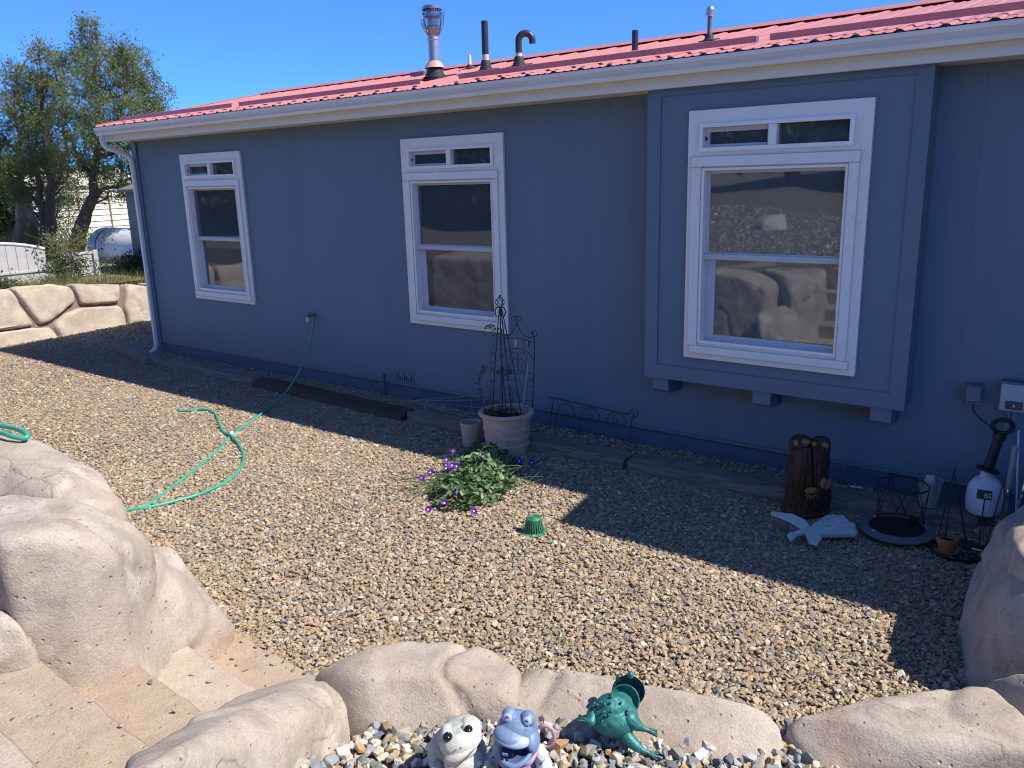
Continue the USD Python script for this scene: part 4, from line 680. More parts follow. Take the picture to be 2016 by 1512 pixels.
for fr, r_ in ((.44, .062), (.06, .085)):
    c = top + (np.mean(feet, 0) - top) * (1 - fr); obj('hoop', [ring(c, r_, .0032), ring(c + [0, 0, -.012], r_ * .97, .0028)], 'black_iron', t, smooth=True)
fin = []
for a in np.arange(6) * math.pi / 3:
    fin.append(tube([top + [.034 * math.sin(math.pi * u) ** .8 * math.cos(a + 1.4 * u), .034 * math.sin(math.pi * u) ** .8 * math.sin(a + 1.4 * u), .02 + .085 * u] for u in np.linspace(0.001, .999, 12)], .003, 5))
obj('finial', fin + [T(trimesh.creation.icosphere(2, .008), top + [0, 0, .112]), T(trimesh.creation.icosphere(2, .009), top + [0, 0, .015])], 'black_iron', t, smooth=True)
for a in (0.66, 0.66 + math.pi, 2.2, 2.2 + math.pi):
    d = np.array([math.cos(a), math.sin(a), 0]); s2 = [(0.0, .02), (.018, .024), (.034, .012), (.040, -.014), (.033, -.04), (.024, -.05)]
    obj('scroll', tube(spline([top + d * u + [0, 0, w] for u, w in s2], 5), .0048, 5), 'black_iron', t, smooth=True)
# wire scroll trellis, a flat panel at the back of the planter
wt = thing('wire_trellis', 'dark wire trellis with scrolled top and hanging glass tubes at the back of the planter', 'trellis', PC + [.02, .14, 0], rotz=.18)
def W2(p): return np.array([[a, 0, b] for a, b in p])
fr = W2(spline([(.115, .27), (.135, .55), (.150, .80), (.148, .90), (.125, .95)], 6)); obj('frame', [tube(fr, .0038, 6), tube(fr * [-1, 1, 1], .0038, 6)], 'black_iron', wt, smooth=True)
for s in (-1, 1):
    a = spline([(0, 1.03), (-.012, .985), (-.05, .925), (-.10, .905), (-.145, .915)], 5); b = spiral((-.150, .945), .030, .010, -1.5, -7.5, 26); e = spiral((-.026, 1.045), .026, .007, .2, 6.6, 26)
    obj('scroll', tube(W2(np.vstack([a, b])) * [s, 1, 1], .0032, 5), 'black_iron', wt, smooth=True); obj('scroll', tube(W2(np.vstack([[(0, .99)], e])) * [s, 1, 1], .0030, 5), 'black_iron', wt, smooth=True)
obj('arch', [tube(W2(spline([(-.148, .87), (-.08, .885), (0, .892), (.08, .885), (.148, .87)], 5)), .003, 5), tube(W2([(.145 * math.cos(a), .70 + .11 * math.sin(a)) for a in np.linspace(0, math.pi, 22)]), .003, 5)], 'black_iron', wt, smooth=True)
for s in (-1, 1):
    obj('scroll', tube(W2(np.vstack([[(0, .64)], spiral((.045, .735), .055, .012, 3.6, -3.6, 30)])) * [s, 1, 1], .0026, 5), 'black_iron', wt, smooth=True)
    obj('scroll', tube(W2(spiral((.062, .66), .035, .008, 1.5, 8.5, 26)) * [s, 1, 1], .0026, 5), 'black_iron', wt, smooth=True)
obj('web', [tube(W2([(-.13, .6 - k * .06), (.13, .62 - k * .055)]), .0014, 4) for k in range(6)] + [tube(W2([(-.13, .28), (.14, .60)]), .0018, 4), tube(W2([(-.14, .62), (.10, .28)]), .0018, 4)] + [tube(W2([(0, .64), (.20 * math.cos(a), .64 + .14 * math.sin(a))]), .0015, 4) for a in (-.35, -.75, -2.5)], 'black_iron', wt)
for u, m_ in ((-.09, 'wire_grey'), (-.075, 'wire_grey'), (-.025, 'wire_grey'), (-.012, 'white_vinyl'), (.0, 'wire_grey'), (.045, 'leaf_plain'), (.058, 'drain_green'), (.075, 'orange_pot'), (.092, 'pink_glaze'), (.105, 'bear_dark')):
    obj('glass_tube', tube([(u + .004, -.006, .88), (u + rng.normal() * .006, -.008, .83)], .0045, 6), m_, wt, smooth=True)
obj('charm', [bx(-.055, -.03, -.012, -.004, .64, .68, .002)], 'orange_pot', wt); obj('charm', T(trimesh.creation.icosphere(1, .010), (-.075, -.012, .53), s=(1, .6, 1.6)), 'pale_pink', wt)
solo('plastic_stake', tube([(-3.80, -.52, .27), (-3.715, -.53, .72)], .0055, 8), 'wire_grey', 'thin grey stake leaning in the right side of the planter', 'stake', smooth=True)
v_ = thing('withered_vine', 'half withered vine climbing the obelisk and the left rim of the planter', 'vine', PC)
vines = [[(-.10, -.05, .27), (-.105, -.06, .5), (-.09, -.05, .75), (-.06, -.03, .95), (-.10, -.04, 1.0), (-.12, -.05, .98)], [(-.15, -.06, .28), (-.185, -.08, .45), (-.20, -.07, .60), (-.17, -.05, .68)], [(-.09, .02, .27), (-.07, .04, .6), (-.05, .02, .8)], [(.10, -.05, .27), (.09, -.05, .4), (.085, -.045, .52)]]
lv = []
gv = np.random.default_rng(5)
for pth in vines:
    sp = spline(pth, 8); obj('stem', tube(sp, .0022, 4), 'twig', v_)
    for p in sp[::1]:
        for _ in range(3 if len(pth) < 6 else 2):
            q = p + gv.normal(size=3) * [.016, .016, .02]; n = gv.normal(size=3); a = np.cross(n, [0, 0, 1.0]); a /= np.linalg.norm(a) + 1e-9; b = np.cross(a, n / np.linalg.norm(n)); s_ = gv.uniform(.005, .013)
            lv.append((q, a * s_, b * s_ * 1.3))
def quadleaf(L):
    V, F = [], []
    for i, (q, a, b) in enumerate(L):
        V += [q - b, q + a, q + b, q - a]; F += [[4 * i, 4 * i + 1, 4 * i + 2], [4 * i, 4 * i + 2, 4 * i + 3]]
    return trimesh.Trimesh(np.array(V), np.array(F), process=False)
obj('foliage', quadleaf(lv), 'dry_leaf', v_, kind='stuff')
def heart(s, fold=.25):
    o = np.array([(0, 0), (.30, -.16), (.52, .10), (.46, .42), (.22, .78), (0, 1.15), (-.22, .78), (-.46, .42), (-.52, .10), (-.30, -.16)]) * s
    V = [(x, y, abs(x) * fold + .12 * s * math.sin(2.2 * y / s)) for x, y in o] + [(0, .45 * s, .02 * s)]
    F = [[10, i, (i + 1) % 10] for i in range(10)]
    return trimesh.Trimesh(np.array(V), F, process=False)
for p in ((-.02, -.15, .30), (.02, -.16, .295), (.085, -.13, .30), (.11, -.12, .30)):
    obj('leaf', T(heart(.035), p, rot=(.6, gv.normal() * .3, gv.uniform(2, 4))), 'leaf_plain', v_)
# small pot
t = thing('clay_pot', 'small empty beige pot beside the large planter', 'pot', (-4.235, -.635, 0))
obj('pot', lathe([(.001, 0), (.072, 0), (.074, .01), (.082, .165), (.084, .168), (.087, .172), (.088, .198), (.084, .203), (.078, .2), (.074, .165), (.066, .03), (.001, .03)], 40), 'beige_pot', t, smooth=40)
# tomato cage lying behind the pots
t = thing('wire_cage', 'thin wire plant cage lying on its side left of the planter', 'plant cage', (-5.33, -.26, .13))
ax = np.array([1.05, .10, .05]); e1 = np.array([0, .8, .45]); e2 = np.array([0, -.45, .8])
for a in (.5, 1.8, 3.2, 4.5, 5.5):
    d = (e1 * math.cos(a) + e2 * math.sin(a)) * .17; d[2] = max(d[2], -.10); obj('wire', tube([(0, 0, 0), ax * .5 + d * .5, ax + d], .0022, 5), 'wire_grey', t)
for u in (.35, .62, .9):
    c = ax * u; P = [c + (e1 * math.cos(a) + e2 * math.sin(a)) * .17 * u for a in np.arange(24) * math.pi / 12]; P = np.array(P); P[:, 2] = np.maximum(P[:, 2], -.10); obj('hoop', tube(P, .002, 5, closed=True), 'wire_grey', t)
# low wire fence panel leaning on the wall
t = thing('wire_fence_panel', 'dark scrolled wire garden edging leaning against the wall right of the planter', 'edging fence', (-3.87, -.09, 0), rot=(-8, 0, 0))
obj('rail', tube(W2([(0, .33), (.74, .298)]), .0042, 6), 'edging_iron', t)
obj('scroll', tube(W2(np.vstack([[(.74, .298)], spiral((.82, .31), .045, .012, 3.3, -3.2, 24)])), .004, 6), 'edging_iron', t, smooth=True)
obj('leg', tube(W2([(.05, .325), (.02, .03)]), .004, 6), 'edging_iron', t); obj('leg', tube(W2([(.80, .29), (.79, .02)]), .004, 6), 'edging_iron', t)
for u in (.09, .33, .57):
    obj('arch', tube(W2([(u + .09 + .09 * math.cos(a), .20 + .10 * math.sin(a)) for a in np.linspace(math.pi, 0, 14)]), .0034, 5), 'edging_iron', t, smooth=True)
    obj('arch', tube(W2([(u, .20), (u - .015, .03)]), .0034, 5), 'edging_iron', t); obj('scroll', tube(W2(spiral((u + .09, .235), .04, .008, 1.6, 8.6, 24)), .0028, 5), 'edging_iron', t, smooth=True)
obj('rail', tube(W2([(.0, .12), (.80, .09)]), .0032, 5), 'edging_iron', t)

# ------------------------------------------------------------------ morning glory
mg = thing('morning_glory', 'bushy morning glory with purple flowers creeping over the gravel in front of the planter', 'plant', (-3.65, -1.3, 0))
zone = Polygon(DATA['leaf_zone']); gm_ = np.random.default_rng(17); C0 = np.array([-3.65, -1.3, 0])
hearts = [heart(s, f) for s, f in ((.030, .25), (.036, .15), (.042, .3))]
from shapely.geometry import Point
obj('soil', T(lathe([(.001, .035), (.10, .028), (.22, .008), (.24, -.01)], 24), s=(1.3, 1.2, 1)), 'soil', mg, smooth=True)
n = 0
def mound(x, y):
    d = zone.exterior.distance(Point(x, y)); return .02 + .13 * min(1, d / .22) ** .7
extra = []
while n < 300 or len(extra) < 420:
    x, y = gm_.uniform(-4.2, -3.1), gm_.uniform(-1.95, -.6)
    if not zone.contains(Point(x, y)): continue
    if y > -1.0 and gm_.random() < .45: continue
    z = mound(x, y) * gm_.uniform(.35, 1.05)
    m = T(hearts[n % 3], np.array([x, y, z]) - C0, rot=(gm_.normal(.45, .35), gm_.normal() * .35, gm_.uniform(0, 6.28)), s=gm_.uniform(.75, 1.35))
    if n < 300 and z > .05 and y < -.9: obj('leaf', m, 'leaf_plain', mg); n += 1
    elif len(extra) < 420: extra.append(m)
obj('foliage', extra, 'vine_leaf', mg, kind='stuff')
obj('runner', [tube(spline([np.array([gm_.uniform(-3.85, -3.5), gm_.uniform(-1.6, -1.0), .03]) - C0] + [np.array([gm_.uniform(-4.1, -3.2), gm_.uniform(-1.85, -.8), gm_.uniform(.02, .13)]) - C0 for _ in range(3)], 5), .0022, 4) for _ in range(26)] + [tube(spline(np.array(DATA['vine']) - C0, 6), .0028, 5)], 'vine_leaf', mg)
ftr = lathe([(.004, -.028), (.006, -.012), (.012, -.004), (.026, .001), (.030, .0)], 15); ftr.vertices[:, 2] += .002 * np.sin(np.arctan2(ftr.vertices[:, 1], ftr.vertices[:, 0]) * 5)
thr = lathe([(.001, -.006), (.0085, -.0055)], 10)
toeye = np.array(EYE)
for k, p in enumerate(DATA['flowers']):
    p = np.array(p); d = np.array([.35, -.55, .65]) + gm_.normal(size=3) * .22; d /= np.linalg.norm(d)
    Rm = trimesh.geometry.align_vectors([0, 0, 1], d); s_ = gm_.uniform(.68, .92)
    m = ftr.copy(); m.apply_scale(s_); m.apply_transform(Rm); m.apply_translation(p - C0)
    fl_ = obj('flower', m, 'petal', mg, smooth=50)
    m = thr.copy(); m.apply_scale(s_); m.apply_transform(Rm); m.apply_translation(p - C0 + d * .0035); obj('throat', m, 'petal_throat', fl_)
    obj('stalk', tube([p - C0 - d * .02, (p - C0) * [1, 1, 0] + [0, 0, .02] - d * [.03, .03, 0]], .0018, 4), 'vine_leaf', mg)

# ------------------------------------------------------------------ drain cover
t = thing('drain_grate', 'green slotted plastic drain dome standing on the sunny gravel', 'drain cover', (-2.80, -1.735, .004))
obj('flange', lathe([(.040, .0), (.082, .0), (.083, .006), (.066, .009), (.062, .012), (.060, .0)], 40), 'drain_green', t, smooth=30)
obj('top', [lathe([(.001, .100), (.043, .100), (.047, .096), (.048, .086), (.044, .084), (.001, .090)], 40), ring((0, 0, .101), .034, .0028, 36), ring((0, 0, .101), .023, .0028, 30), ring((0, 0, .101), .012, .0028, 24)], 'drain_green', t, smooth=35)
for k in range(24):
    a = k * math.pi / 12; d = np.array([math.cos(a), math.sin(a), 0]); e = np.array([-d[1], d[0], 0]) * .0037
    obj('rib', hullmesh([d * r_ + e * s + [0, 0, z] for r_, z in ((.064, .008), (.047, .09), (.056, .008), (.039, .09)) for s in (-1, 1)]), 'drain_green', t)
obj('core', lathe([(.052, .004), (.034, .088)], 24), 'closure', t)

# ------------------------------------------------------------------ carved bear log
t = thing('carved_bear', 'dark carved wooden bear stump with pale claws standing in the shade', 'wood carving', (-1.56, -.50, 0), rotz=.66)
lg = [Manifold.cylinder(.46, .128, .113, 40), ell((-.05, 0, .46), (.07, .085, .05)), ell((.065, -.01, .42), (.062, .075, .085)), ell((.085, .0, .36), (.045, .07, .06)), ell((.078, -.02, .455), (.048, .055, .048)), ell((-.100, -.02, .462), (.032, .05, .036)), ell((-.04, -.03, .470), (.045, .055, .034)), ell((.0, -.09, .22), (.085, .040, .15)), ell((.045, -.10, .20), (.05, .04, .09)), ell((-.07, -.09, .30), (.05, .04, .16)), ell((0, 0, .02), (.150, .145, .05)), ell((.06, -.02, .12), (.085, .10, .12))]
lb = blob(lg, .008, 9); th = np.arctan2(lb.vertices[:, 1], lb.vertices[:, 0])
lb.vertices = lb.vertices + lb.vertex_normals * ((meshkit.fbm(np.stack([np.cos(th) * 9, np.sin(th) * 9, lb.vertices[:, 2] * 9], 1), 4, 8) - .5) * .022 + (meshkit.fbm(lb.vertices * [120, 120, 26], 3, 18) - .5) * .010)[:, None]
crackm = np.exp(-((lb.vertices[:, 0] + .01 + .05 * (lb.vertices[:, 2] - .3)) / .006) ** 2) * (lb.vertices[:, 1] < 0) * (lb.vertices[:, 2] > .19)
lb.vertices[:, 1] += crackm * .03
obj('body', lb, 'bear_dark', t, smooth=True)
for c, r_ in (((-.100, -.045, .478), (.019, .03, .022)), ((-.045, -.060, .488), (.030, .030, .018)), ((.006, -.062, .472), (.018, .024, .018)), ((.072, -.070, .462), (.024, .020, .024))):
    obj('pad', blob([ell(c, r_)], .008, 2), 'bear_light', t, smooth=True)
for (c, tips) in (((-.022, -.138, .198), [(-.066, .168), (-.050, .150), (-.028, .140), (-.004, .142), (.018, .156)]), ((.050, -.146, .245), [(.086, .226), (.092, .242), (.090, .258), (.080, .214), (.066, .206)])):
    c = np.array(c); pw = obj('paw', blob([ell(c, (.040, .014, .022) if c[0] < 0 else (.024, .014, .036))], .007, 2), 'bear_light', t, smooth=True)
    for a, z in tips: obj('claw', tube([c + [(a - c[0]) * .5, -.012, (z - c[2]) * .5], [a, c[1] - .018, z]], [.0075, .0012], 6), 'bear_light', pw, smooth=True)

# ------------------------------------------------------------------ fallen angel
t = thing('angel_ornament', 'pale mint wooden angel figure lying on the shaded gravel', 'ornament', (-1.36, -.87, .03), rotz=.96)
# local x runs from head (-) to skirt (+)
sk = []
for k, (y, z) in enumerate([(-.075, 0), (-.045, .018), (-.012, .028), (.022, .028), (.054, .018), (.08, 0)]):
    sk.append(cap((-.055, y * .28, .02 + z * .4), (.172 + .014 * (k in (1, 3)) - abs(y) * .15, y * 1.4, .03 + z), .020, .027))
sk.append(cap((-.06, 0, .012), (.17, 0, .02), .022, .035)); sk.append(Manifold.hull_points(np.array([(x, y, z) for x, w in ((-.055, .03), (.165, .115)) for y in (-w, w) for z in (0, .03)] + [(.16, 0, .068), (.16, .05, .060), (.16, -.05, .060), (-.05, 0, .045)], float)))
obj('skirt', blob(sk, .008, 5), 'mint_paint', t, smooth=True)
def slab(P, th):
    P = np.array(P, float); return hullmesh(np.vstack([P, P + [0, 0, th]]))
wt1 = lambda a, b: .6 * (.63 * (a + .07) + .78 * b)
obj('wing', cat([hullmesh([(a, b, z + wt1(a, b)) for a, b in q for z in (.045, .058)]) for q in ([(-.06, .0), (-.06, .05), (-.10, .115), (-.14, .10)], [(-.10, .115), (-.14, .10), (-.20, .185), (-.19, .19)], [(-.06, .0), (-.14, .10), (-.10, .01)])]), 'mint_paint', t)
obj('wing', cat([hullmesh([(a, b, z + .35 * wt1(a, b)) for a, b in q for z in (.045, .058)]) for q in ([(-.06, .0), (-.045, -.05), (-.065, -.115), (-.11, -.02)], [(-.065, -.115), (-.11, -.02), (-.15, -.115), (-.12, -.15)])]), 'mint_paint', t)
obj('head', blob([cap((-.07, 0, .03), (-.14, .005, .028), .022, .019), ell((-.175, .006, .02), (.030, .026, .022)), cap((-.175, .03, .012), (-.195, -.02, .012), .014, .016)], .007, 4), 'mint_paint', t, smooth=True)
mk = []
for (x, y, z) in ((.05, -.02, .062), (.10, .03, .068), (.145, -.03, .067), (.155, .045, .062), (.09, -.05, .055), (.0, .0, .05)):
    mk += [T(bx(-.018, .018, -.0012, .0012, 0, .002), (x, y, z), rot=(0, 0, a)) for a in (.3, 1.9)]
obj('drawn_cross', mk, 'pencil', t)

# ------------------------------------------------------------------ fire bowl stand and hanger
t = thing('fire_bowl', 'dark round bowl with a grey rim under an upturned wire stand', 'bowl', (-1.0, -.57, 0))
obj('rim', lathe([(.150, .055), (.155, .062), (.198, .050), (.205, .046), (.204, .038), (.19, .030), (.12, .018), (.11, .0), (.001, .0)], 48), 'grey_enamel', t, smooth=40)
bw = lathe([(.154, .061), (.140, .048), (.09, .034), (.001, .030)], 40); bw.vertices[:, 2] += .012 * (meshkit.fbm(bw.vertices * 40, 3, 2) - .5) * (np.hypot(bw.vertices[:, 0], bw.vertices[:, 1]) < .13)
obj('ash', bw, 'burnt', t, smooth=True)
for a in (2.6, -2.2, .6): obj('handle', ring((.165 * math.cos(a), .165 * math.sin(a), .062), (.014, .014, 0), .003, 14), 'chrome', t, smooth=True)
obj('chunk', blob([ell((.06, .12, .075), (.028, .026, .022))], .008, 2, .006, 60), 'burnt', t, smooth=True)
t = thing('wire_plant_stand', 'black wire plant stand with crossed legs set over the dark bowl', 'plant stand', (-1.0, -.50, .05))
obj('hoop', ring((0, 0, .25), .140, .0045, 40), 'black_iron', t, smooth=True); obj('hoop', ring((0, 0, .015), .132, .0035, 40), 'black_iron', t, smooth=True)
for k in range(6):
    for s in (-1, 1):
        a0 = k * math.pi / 3 + .2; P = [(.137 * math.cos(a0 + s * u * .75), .137 * math.sin(a0 + s * u * .75), .25 - .235 * u) for u in np.linspace(0, 1, 9)]; obj('crossed_wire', tube(P, .0026, 5), 'black_iron', t, smooth=True)
t = thing('plastic_bucket', 'pale grey green nursery pot with torn tags behind the wire stand', 'pot', (-.90, -.25, .11))
obj('pot', lathe([(.001, 0), (.052, 0), (.066, .150), (.070, .152), (.070, .166), (.066, .166), (.062, .15), (.05, .02), (.001, .02)], 32), 'bucket', t, smooth=40)
obj('plant_tag', T(bx(-.022, .022, -.001, .001, 0, .075), (-.02, -.01, .12), rot=(.1, .2, .5)), 'label_white', t); obj('plant_tag', T(bx(-.014, .014, -.001, .001, 0, .06), (.015, .01, .13), rot=(-.1, -.25, 1.0)), 'label_white', t)
obj('dry_stem', tube([(.02, .02, .05), (.03, .015, .20), (.05, .0, .225)], .002, 4), 'twig', t)
t = thing('plant_hanger', 'black hanging saucer on thin tall wires next to the big shaded boulder', 'plant hanger', (-.665, -.62, 0))
obj('saucer', lathe([(.001, .012), (.125, .012), (.142, .030), (.150, .031), (.152, .026), (.135, .0), (.001, .0)], 44), 'dark_plastic', t, smooth=40)
tp_ = np.array([-.075, .10, .44])
for q in ((-.105, -.045, .02), (-.06, -.075, .02), (.03, .09, .02)): obj('wire', tube(spline([q, tp_ + (np.array(q) - tp_) * .35 + [0, 0, .01], tp_ + (np.array(q) - tp_) * .02], 6), .0042, 6), 'black_iron', t, smooth=True)
obj('wire', ring(tp_ + [0, 0, 0], (.014, .014, .018), .004, 14, 'x'), 'black_iron', t, smooth=True)
for q, e in (((.095, .02, .02), (.085, .14, .30)), ((.125, -.01, .02), (.165, .16, .42))): obj('wire', tube([q, e], .004, 6), 'black_iron', t)
t = thing('orange_pot', 'small orange clay pot on its saucer inside the plant hanger', 'pot', (-.715, -.665, .014))
obj('saucer', lathe([(.001, 0), (.052, 0), (.066, .012), (.066, .015), (.050, .008), (.001, .008)], 32), 'orange_pot', t, smooth=40)
obj('pot', lathe([(.001, .009), (.040, .009), (.052, .062), (.057, .063), (.059, .066), (.059, .090), (.054, .091), (.050, .066), (.045, .06), (.001, .058)], 32), 'orange_pot', t, smooth=40)
obj('soil', lathe([(.001, .066), (.05, .064)], 20), 'soil', t)
solo('white_scrap', bx(-.60, -.55, -.60, -.585, .033, .040, .002), 'label_white', 'small white strip lying in the black saucer', 'scrap')
for k, (x, y, r_, lb_) in enumerate(((-1.36, -.10, .4, 'white scrap behind the timber right of the bear'),)): solo('white_scrap', T(bx(-.04, .04, -.012, .012, 0, .008, .002), (x, y, .075), rot=(0, .1, r_)), 'label_white', lb_, 'scrap')

# ------------------------------------------------------------------ sprayer and tools
t = thing('pump_sprayer', 'white pump sprayer with a long dark handle leaning at the wall', 'sprayer', (-.615, -.205, .115), rotz=.66, rot=None)
obj('tank', lathe([(.001, 0), (.078, 0), (.090, .012), (.097, .05), (.098, .12), (.090, .165), (.066, .205), (.042, .222), (.036, .235), (.034, .262), (.038, .270), (.001, .270)], 40), 'tank_white', t, smooth=40)
lab = obj('label', hullmesh([(.0985 * math.sin(a) * q, -.0985 * math.cos(a) * q, z) for a in np.linspace(-.95, -.15, 6) for z in (.115, .17) for q in (1.0, 1.006)][0:]), 'ink', t)
tx = meshkit.text_mesh('SI', .026, .0012, bold=True)
ang = -.42; v = tx.vertices - [tx.vertices[:, 0].mean(), 0, 0]
obj('lettering', trimesh.Trimesh(np.stack([v[:, 0] * math.cos(ang) + .1003 * math.sin(ang) + v[:, 2] * math.sin(ang) * 2, v[:, 0] * math.sin(ang) * 1 - .1003 * math.cos(ang) - v[:, 2] * math.cos(ang), v[:, 1] + .128], 1), tx.faces, process=False), 'label_white', lab)
def leanz(m): return T(m, (0, 0, .262), rot=(.0, .22, 0))
obj('collar', leanz(lathe([(.001, 0), (.062, 0), (.064, .012), (.04, .02), (.001, .02)], 30)), 'dark_plastic', t, smooth=40)
obj('pump', leanz(lathe([(.030, .02), (.026, .19), (.034, .195), (.034, .23), (.001, .23)], 24)), 'dark_plastic', t, smooth=40)
obj('handle', leanz(cat([ring((0, 0, .275), (.060, 0, .040), .013, 30, 'y', 8)])), 'dark_plastic', t, smooth=True)
solo('white_wand', tube([(-.455, -.10, .12), (-.50, -.045, .60)], .006, 8), 'white_pvc', 'thin white wand leaning on the wall behind the sprayer', 'wand', smooth=True)
def tool(x, y, z, d, lbl):
    d = np.array(d, float); d /= np.linalg.norm(d)
    t = thing('hand_tool', lbl, 'garden tool', (x, y, z), group='garden hand tools leaning by the sprayer')
    obj('handle', tube([d * .16, d * .20, d * .30, d * .40, d * .42], [.014, .018, .017, .018, .013], 14), 'tool_grey', t, smooth=True)
    obj('ferrule', tube([d * .11, d * .16], [.010, .015], 12), 'chrome', t, smooth=True)
    e = np.cross(d, [0, 0, 1.0]); e /= np.linalg.norm(e)
    obj('blade', hullmesh([d * .10 + e * .012, d * .10 - e * .012, d * .05 + e * .018, d * .05 - e * .018, -d * .02, d * .08 + np.cross(d, e) * .006]), 'chrome', t)
tool(-.488, -.34, .17, (.02, .02, 1.0), 'grey handled hand tool standing upright right of the sprayer')
tool(-.43, -.42, .24, (.18, .10, 1.0), 'grey handled hand tool tilted against the frame edge')
# boxes on the wall
t = thing('junction_box', 'small grey junction box with side knobs on the wall by the bay', 'junction box', (-.752, -.002, .79))
obj('cover', bx(-.047, .047, -.062, -.001, -.054, .054, .008), 'box_grey', t); obj('lid', bx(-.040, .040, -.070, -.0625, -.047, .046, .004), 'box_grey', t)
obj('knob', [bx(-.056, -.0475, -.05, -.03, z, z + .016, .002) for z in (-.042, -.008, .022)], 'tool_grey', t); obj('knob', [bx(x, x + .016, -.05, -.03, -.064, -.0545, .002) for x in (-.035, -.005, .02)], 'tool_grey', t)
obj('cable', tube(spline([(.0, -.03, -.056), (.01, -.03, -.11), (.05, -.03, -.155), (.10, -.025, -.19), (.13, -.03, -.21)], 6), .004, 6), 'black_iron', t, smooth=True)
t = thing('irrigation_timer', 'larger pale control box with a dark display at the right edge of the wall', 'timer box', (-.55, -.002, .80))
obj('case', bx(-.062, .068, -.075, -.001, -.085, .080, .006), 'box_cream', t); obj('roof', bx(-.066, .072, -.082, -.001, .0805, .092, .003), 'box_grey', t)
dp = obj('display', bx(-.03, .058, -.079, -.0755, -.072, -.022, .001), 'ink', t); obj('icon', [hullmesh([(.006, -.081, -.055), (.022, -.081, -.055), (.014, -.081, -.040), (.006, -.0792, -.055), (.022, -.0792, -.055), (.014, -.0792, -.040)])], 'label_white', dp); obj('icon', bx(.028, .045, -.081, -.0792, -.056, -.042), 'led_red', dp)
obj('cable', [tube(spline([(x, -.03, -.086), (x + .005, -.03, -.15), (x - .01, -.03, -.24)], 5), .0045, 6) for x in (-.015, .015)], 'wire_grey', t, smooth=True)

# ------------------------------------------------------------------ frogs
FR = .66
F0 = np.array([-1.530, -3.863, .262])
t = thing('frog_statue', 'cream and grey stone frog with big dark eyes holding a small welcome sign', 'frog statue', F0, rotz=FR + .10, scale=1.12)
back = [ell((-.005, .03, .075), (.085, .075, .085)), ell((.005, -.005, .165), (.066, .058, .042), (0, -20, 0)), ell((-.030, -.018, .184), (.019, .024, .023)), ell((.026, -.010, .195), (.018, .023, .022)), ell((-.07, -.05, .03), (.035, .06, .035)), ell((.075, -.04, .03), (.035, .055, .035))]
obj('body', blob(back, .005, 5, .0012, 90), 'frog_green', t, smooth=True)
fc_ = [ell((.008, -.03, .160), (.062, .046, .038), (0, -20, 0)), ell((.004, -.058, .142), (.050, .024, .022), (0, -22, 0)), ell((.012, -.050, .105), (.055, .035, .05))]
obj('face', blob(fc_, .004, 5), 'frog_cream', t, smooth=True)
for c, r_, w in (((-.031, -.040, .190), (.0155, .010, .018), 0), ((.026, -.033, .201), (.0140, .010, .017), 0)):
    c = np.array(c); e = obj('eye', blob([ell(c, np.array(r_) * 1.08)], .004, 1), 'frog_cream', t, smooth=True); obj('pupil', blob([ell(c + [.002, -.006, -.001], np.array(r_) * [.92, .85, .92])], .003, 1), 'frog_eye', e, smooth=True)
    obj('glint', trimesh.creation.icosphere(1, .0016).apply_translation(c + [.005, -.0152, .004]), 'label_white', e)
obj('mouth', tube(spline([(-.046, -.062, .128), (-.025, -.082, .126), (.0, -.086, .134), (.024, -.082, .152), (.040, -.070, .160), (.058, -.050, .158)], 6), .0022, 6), 'mouth_line', t, smooth=True)
obj('nostril', [trimesh.creation.icosphere(1, .002).apply_translation(p) for p in ((-.008, -.0745, .168), (.006, -.0745, .173))], 'mouth_line', t)
# sign: a slab facing up towards the viewer, rising to the right
Rs = trimesh.transformations.euler_matrix(math.radians(58), 0, 0)[:3, :3]; Rz = trimesh.transformations.euler_matrix(0, math.radians(-33), 0)[:3, :3]
def onsign(m): v, f, _ = meshkit.arrays(m); return trimesh.Trimesh((v @ Rs.T) @ Rz.T + [.034, -.088, .078], f, process=False)
sg = obj('sign', onsign(bx(-.046, .046, -.040, .034, -.006, .006, .003)), 'frog_cream', t)
for txt, y, h_ in (('Welcome', .012, .0135), ('to my', -.010, .0125), ('Pond', -.031, .0125)):
    m = meshkit.text_mesh(txt, h_, .0012); m.apply_translation([-m.vertices[:, 0].mean(), y, .0061]); obj('lettering', onsign(m), 'ink', sg)
hand = [ell((.078, -.070, .098), (.018, .020, .026))] + [cap((.078, -.082, .122 - .014 * k), (.060, -.108 + .004 * k, .117 - .015 * k), .0075, .0065) for k in range(4)]
obj('hand', blob(hand, .0035, 3), 'frog_cream', t, smooth=True)
arm = [cap((-.062, -.03, .085), (-.048, -.085, .055), .020, .016), cap((-.048, -.085, .055), (-.008, -.105, .045), .014, .011)] + [cap((-.008, -.104, .050 - .011 * k), (.014, -.112, .047 - .012 * k), .0065, .0055) for k in range(3)]
obj('arm', blob(arm, .004, 3, .001, 90), 'frog_green', t, smooth=True)
obj('foot', blob([ell((-.055, -.10, .018), (.03, .035, .018))] + [cap((-.055 + .018 * k, -.115, .014), (-.06 + .024 * k, -.150, .010), .009, .008) for k in (-1, 0, 1)], .005, 3), 'frog_cream', t, smooth=True)

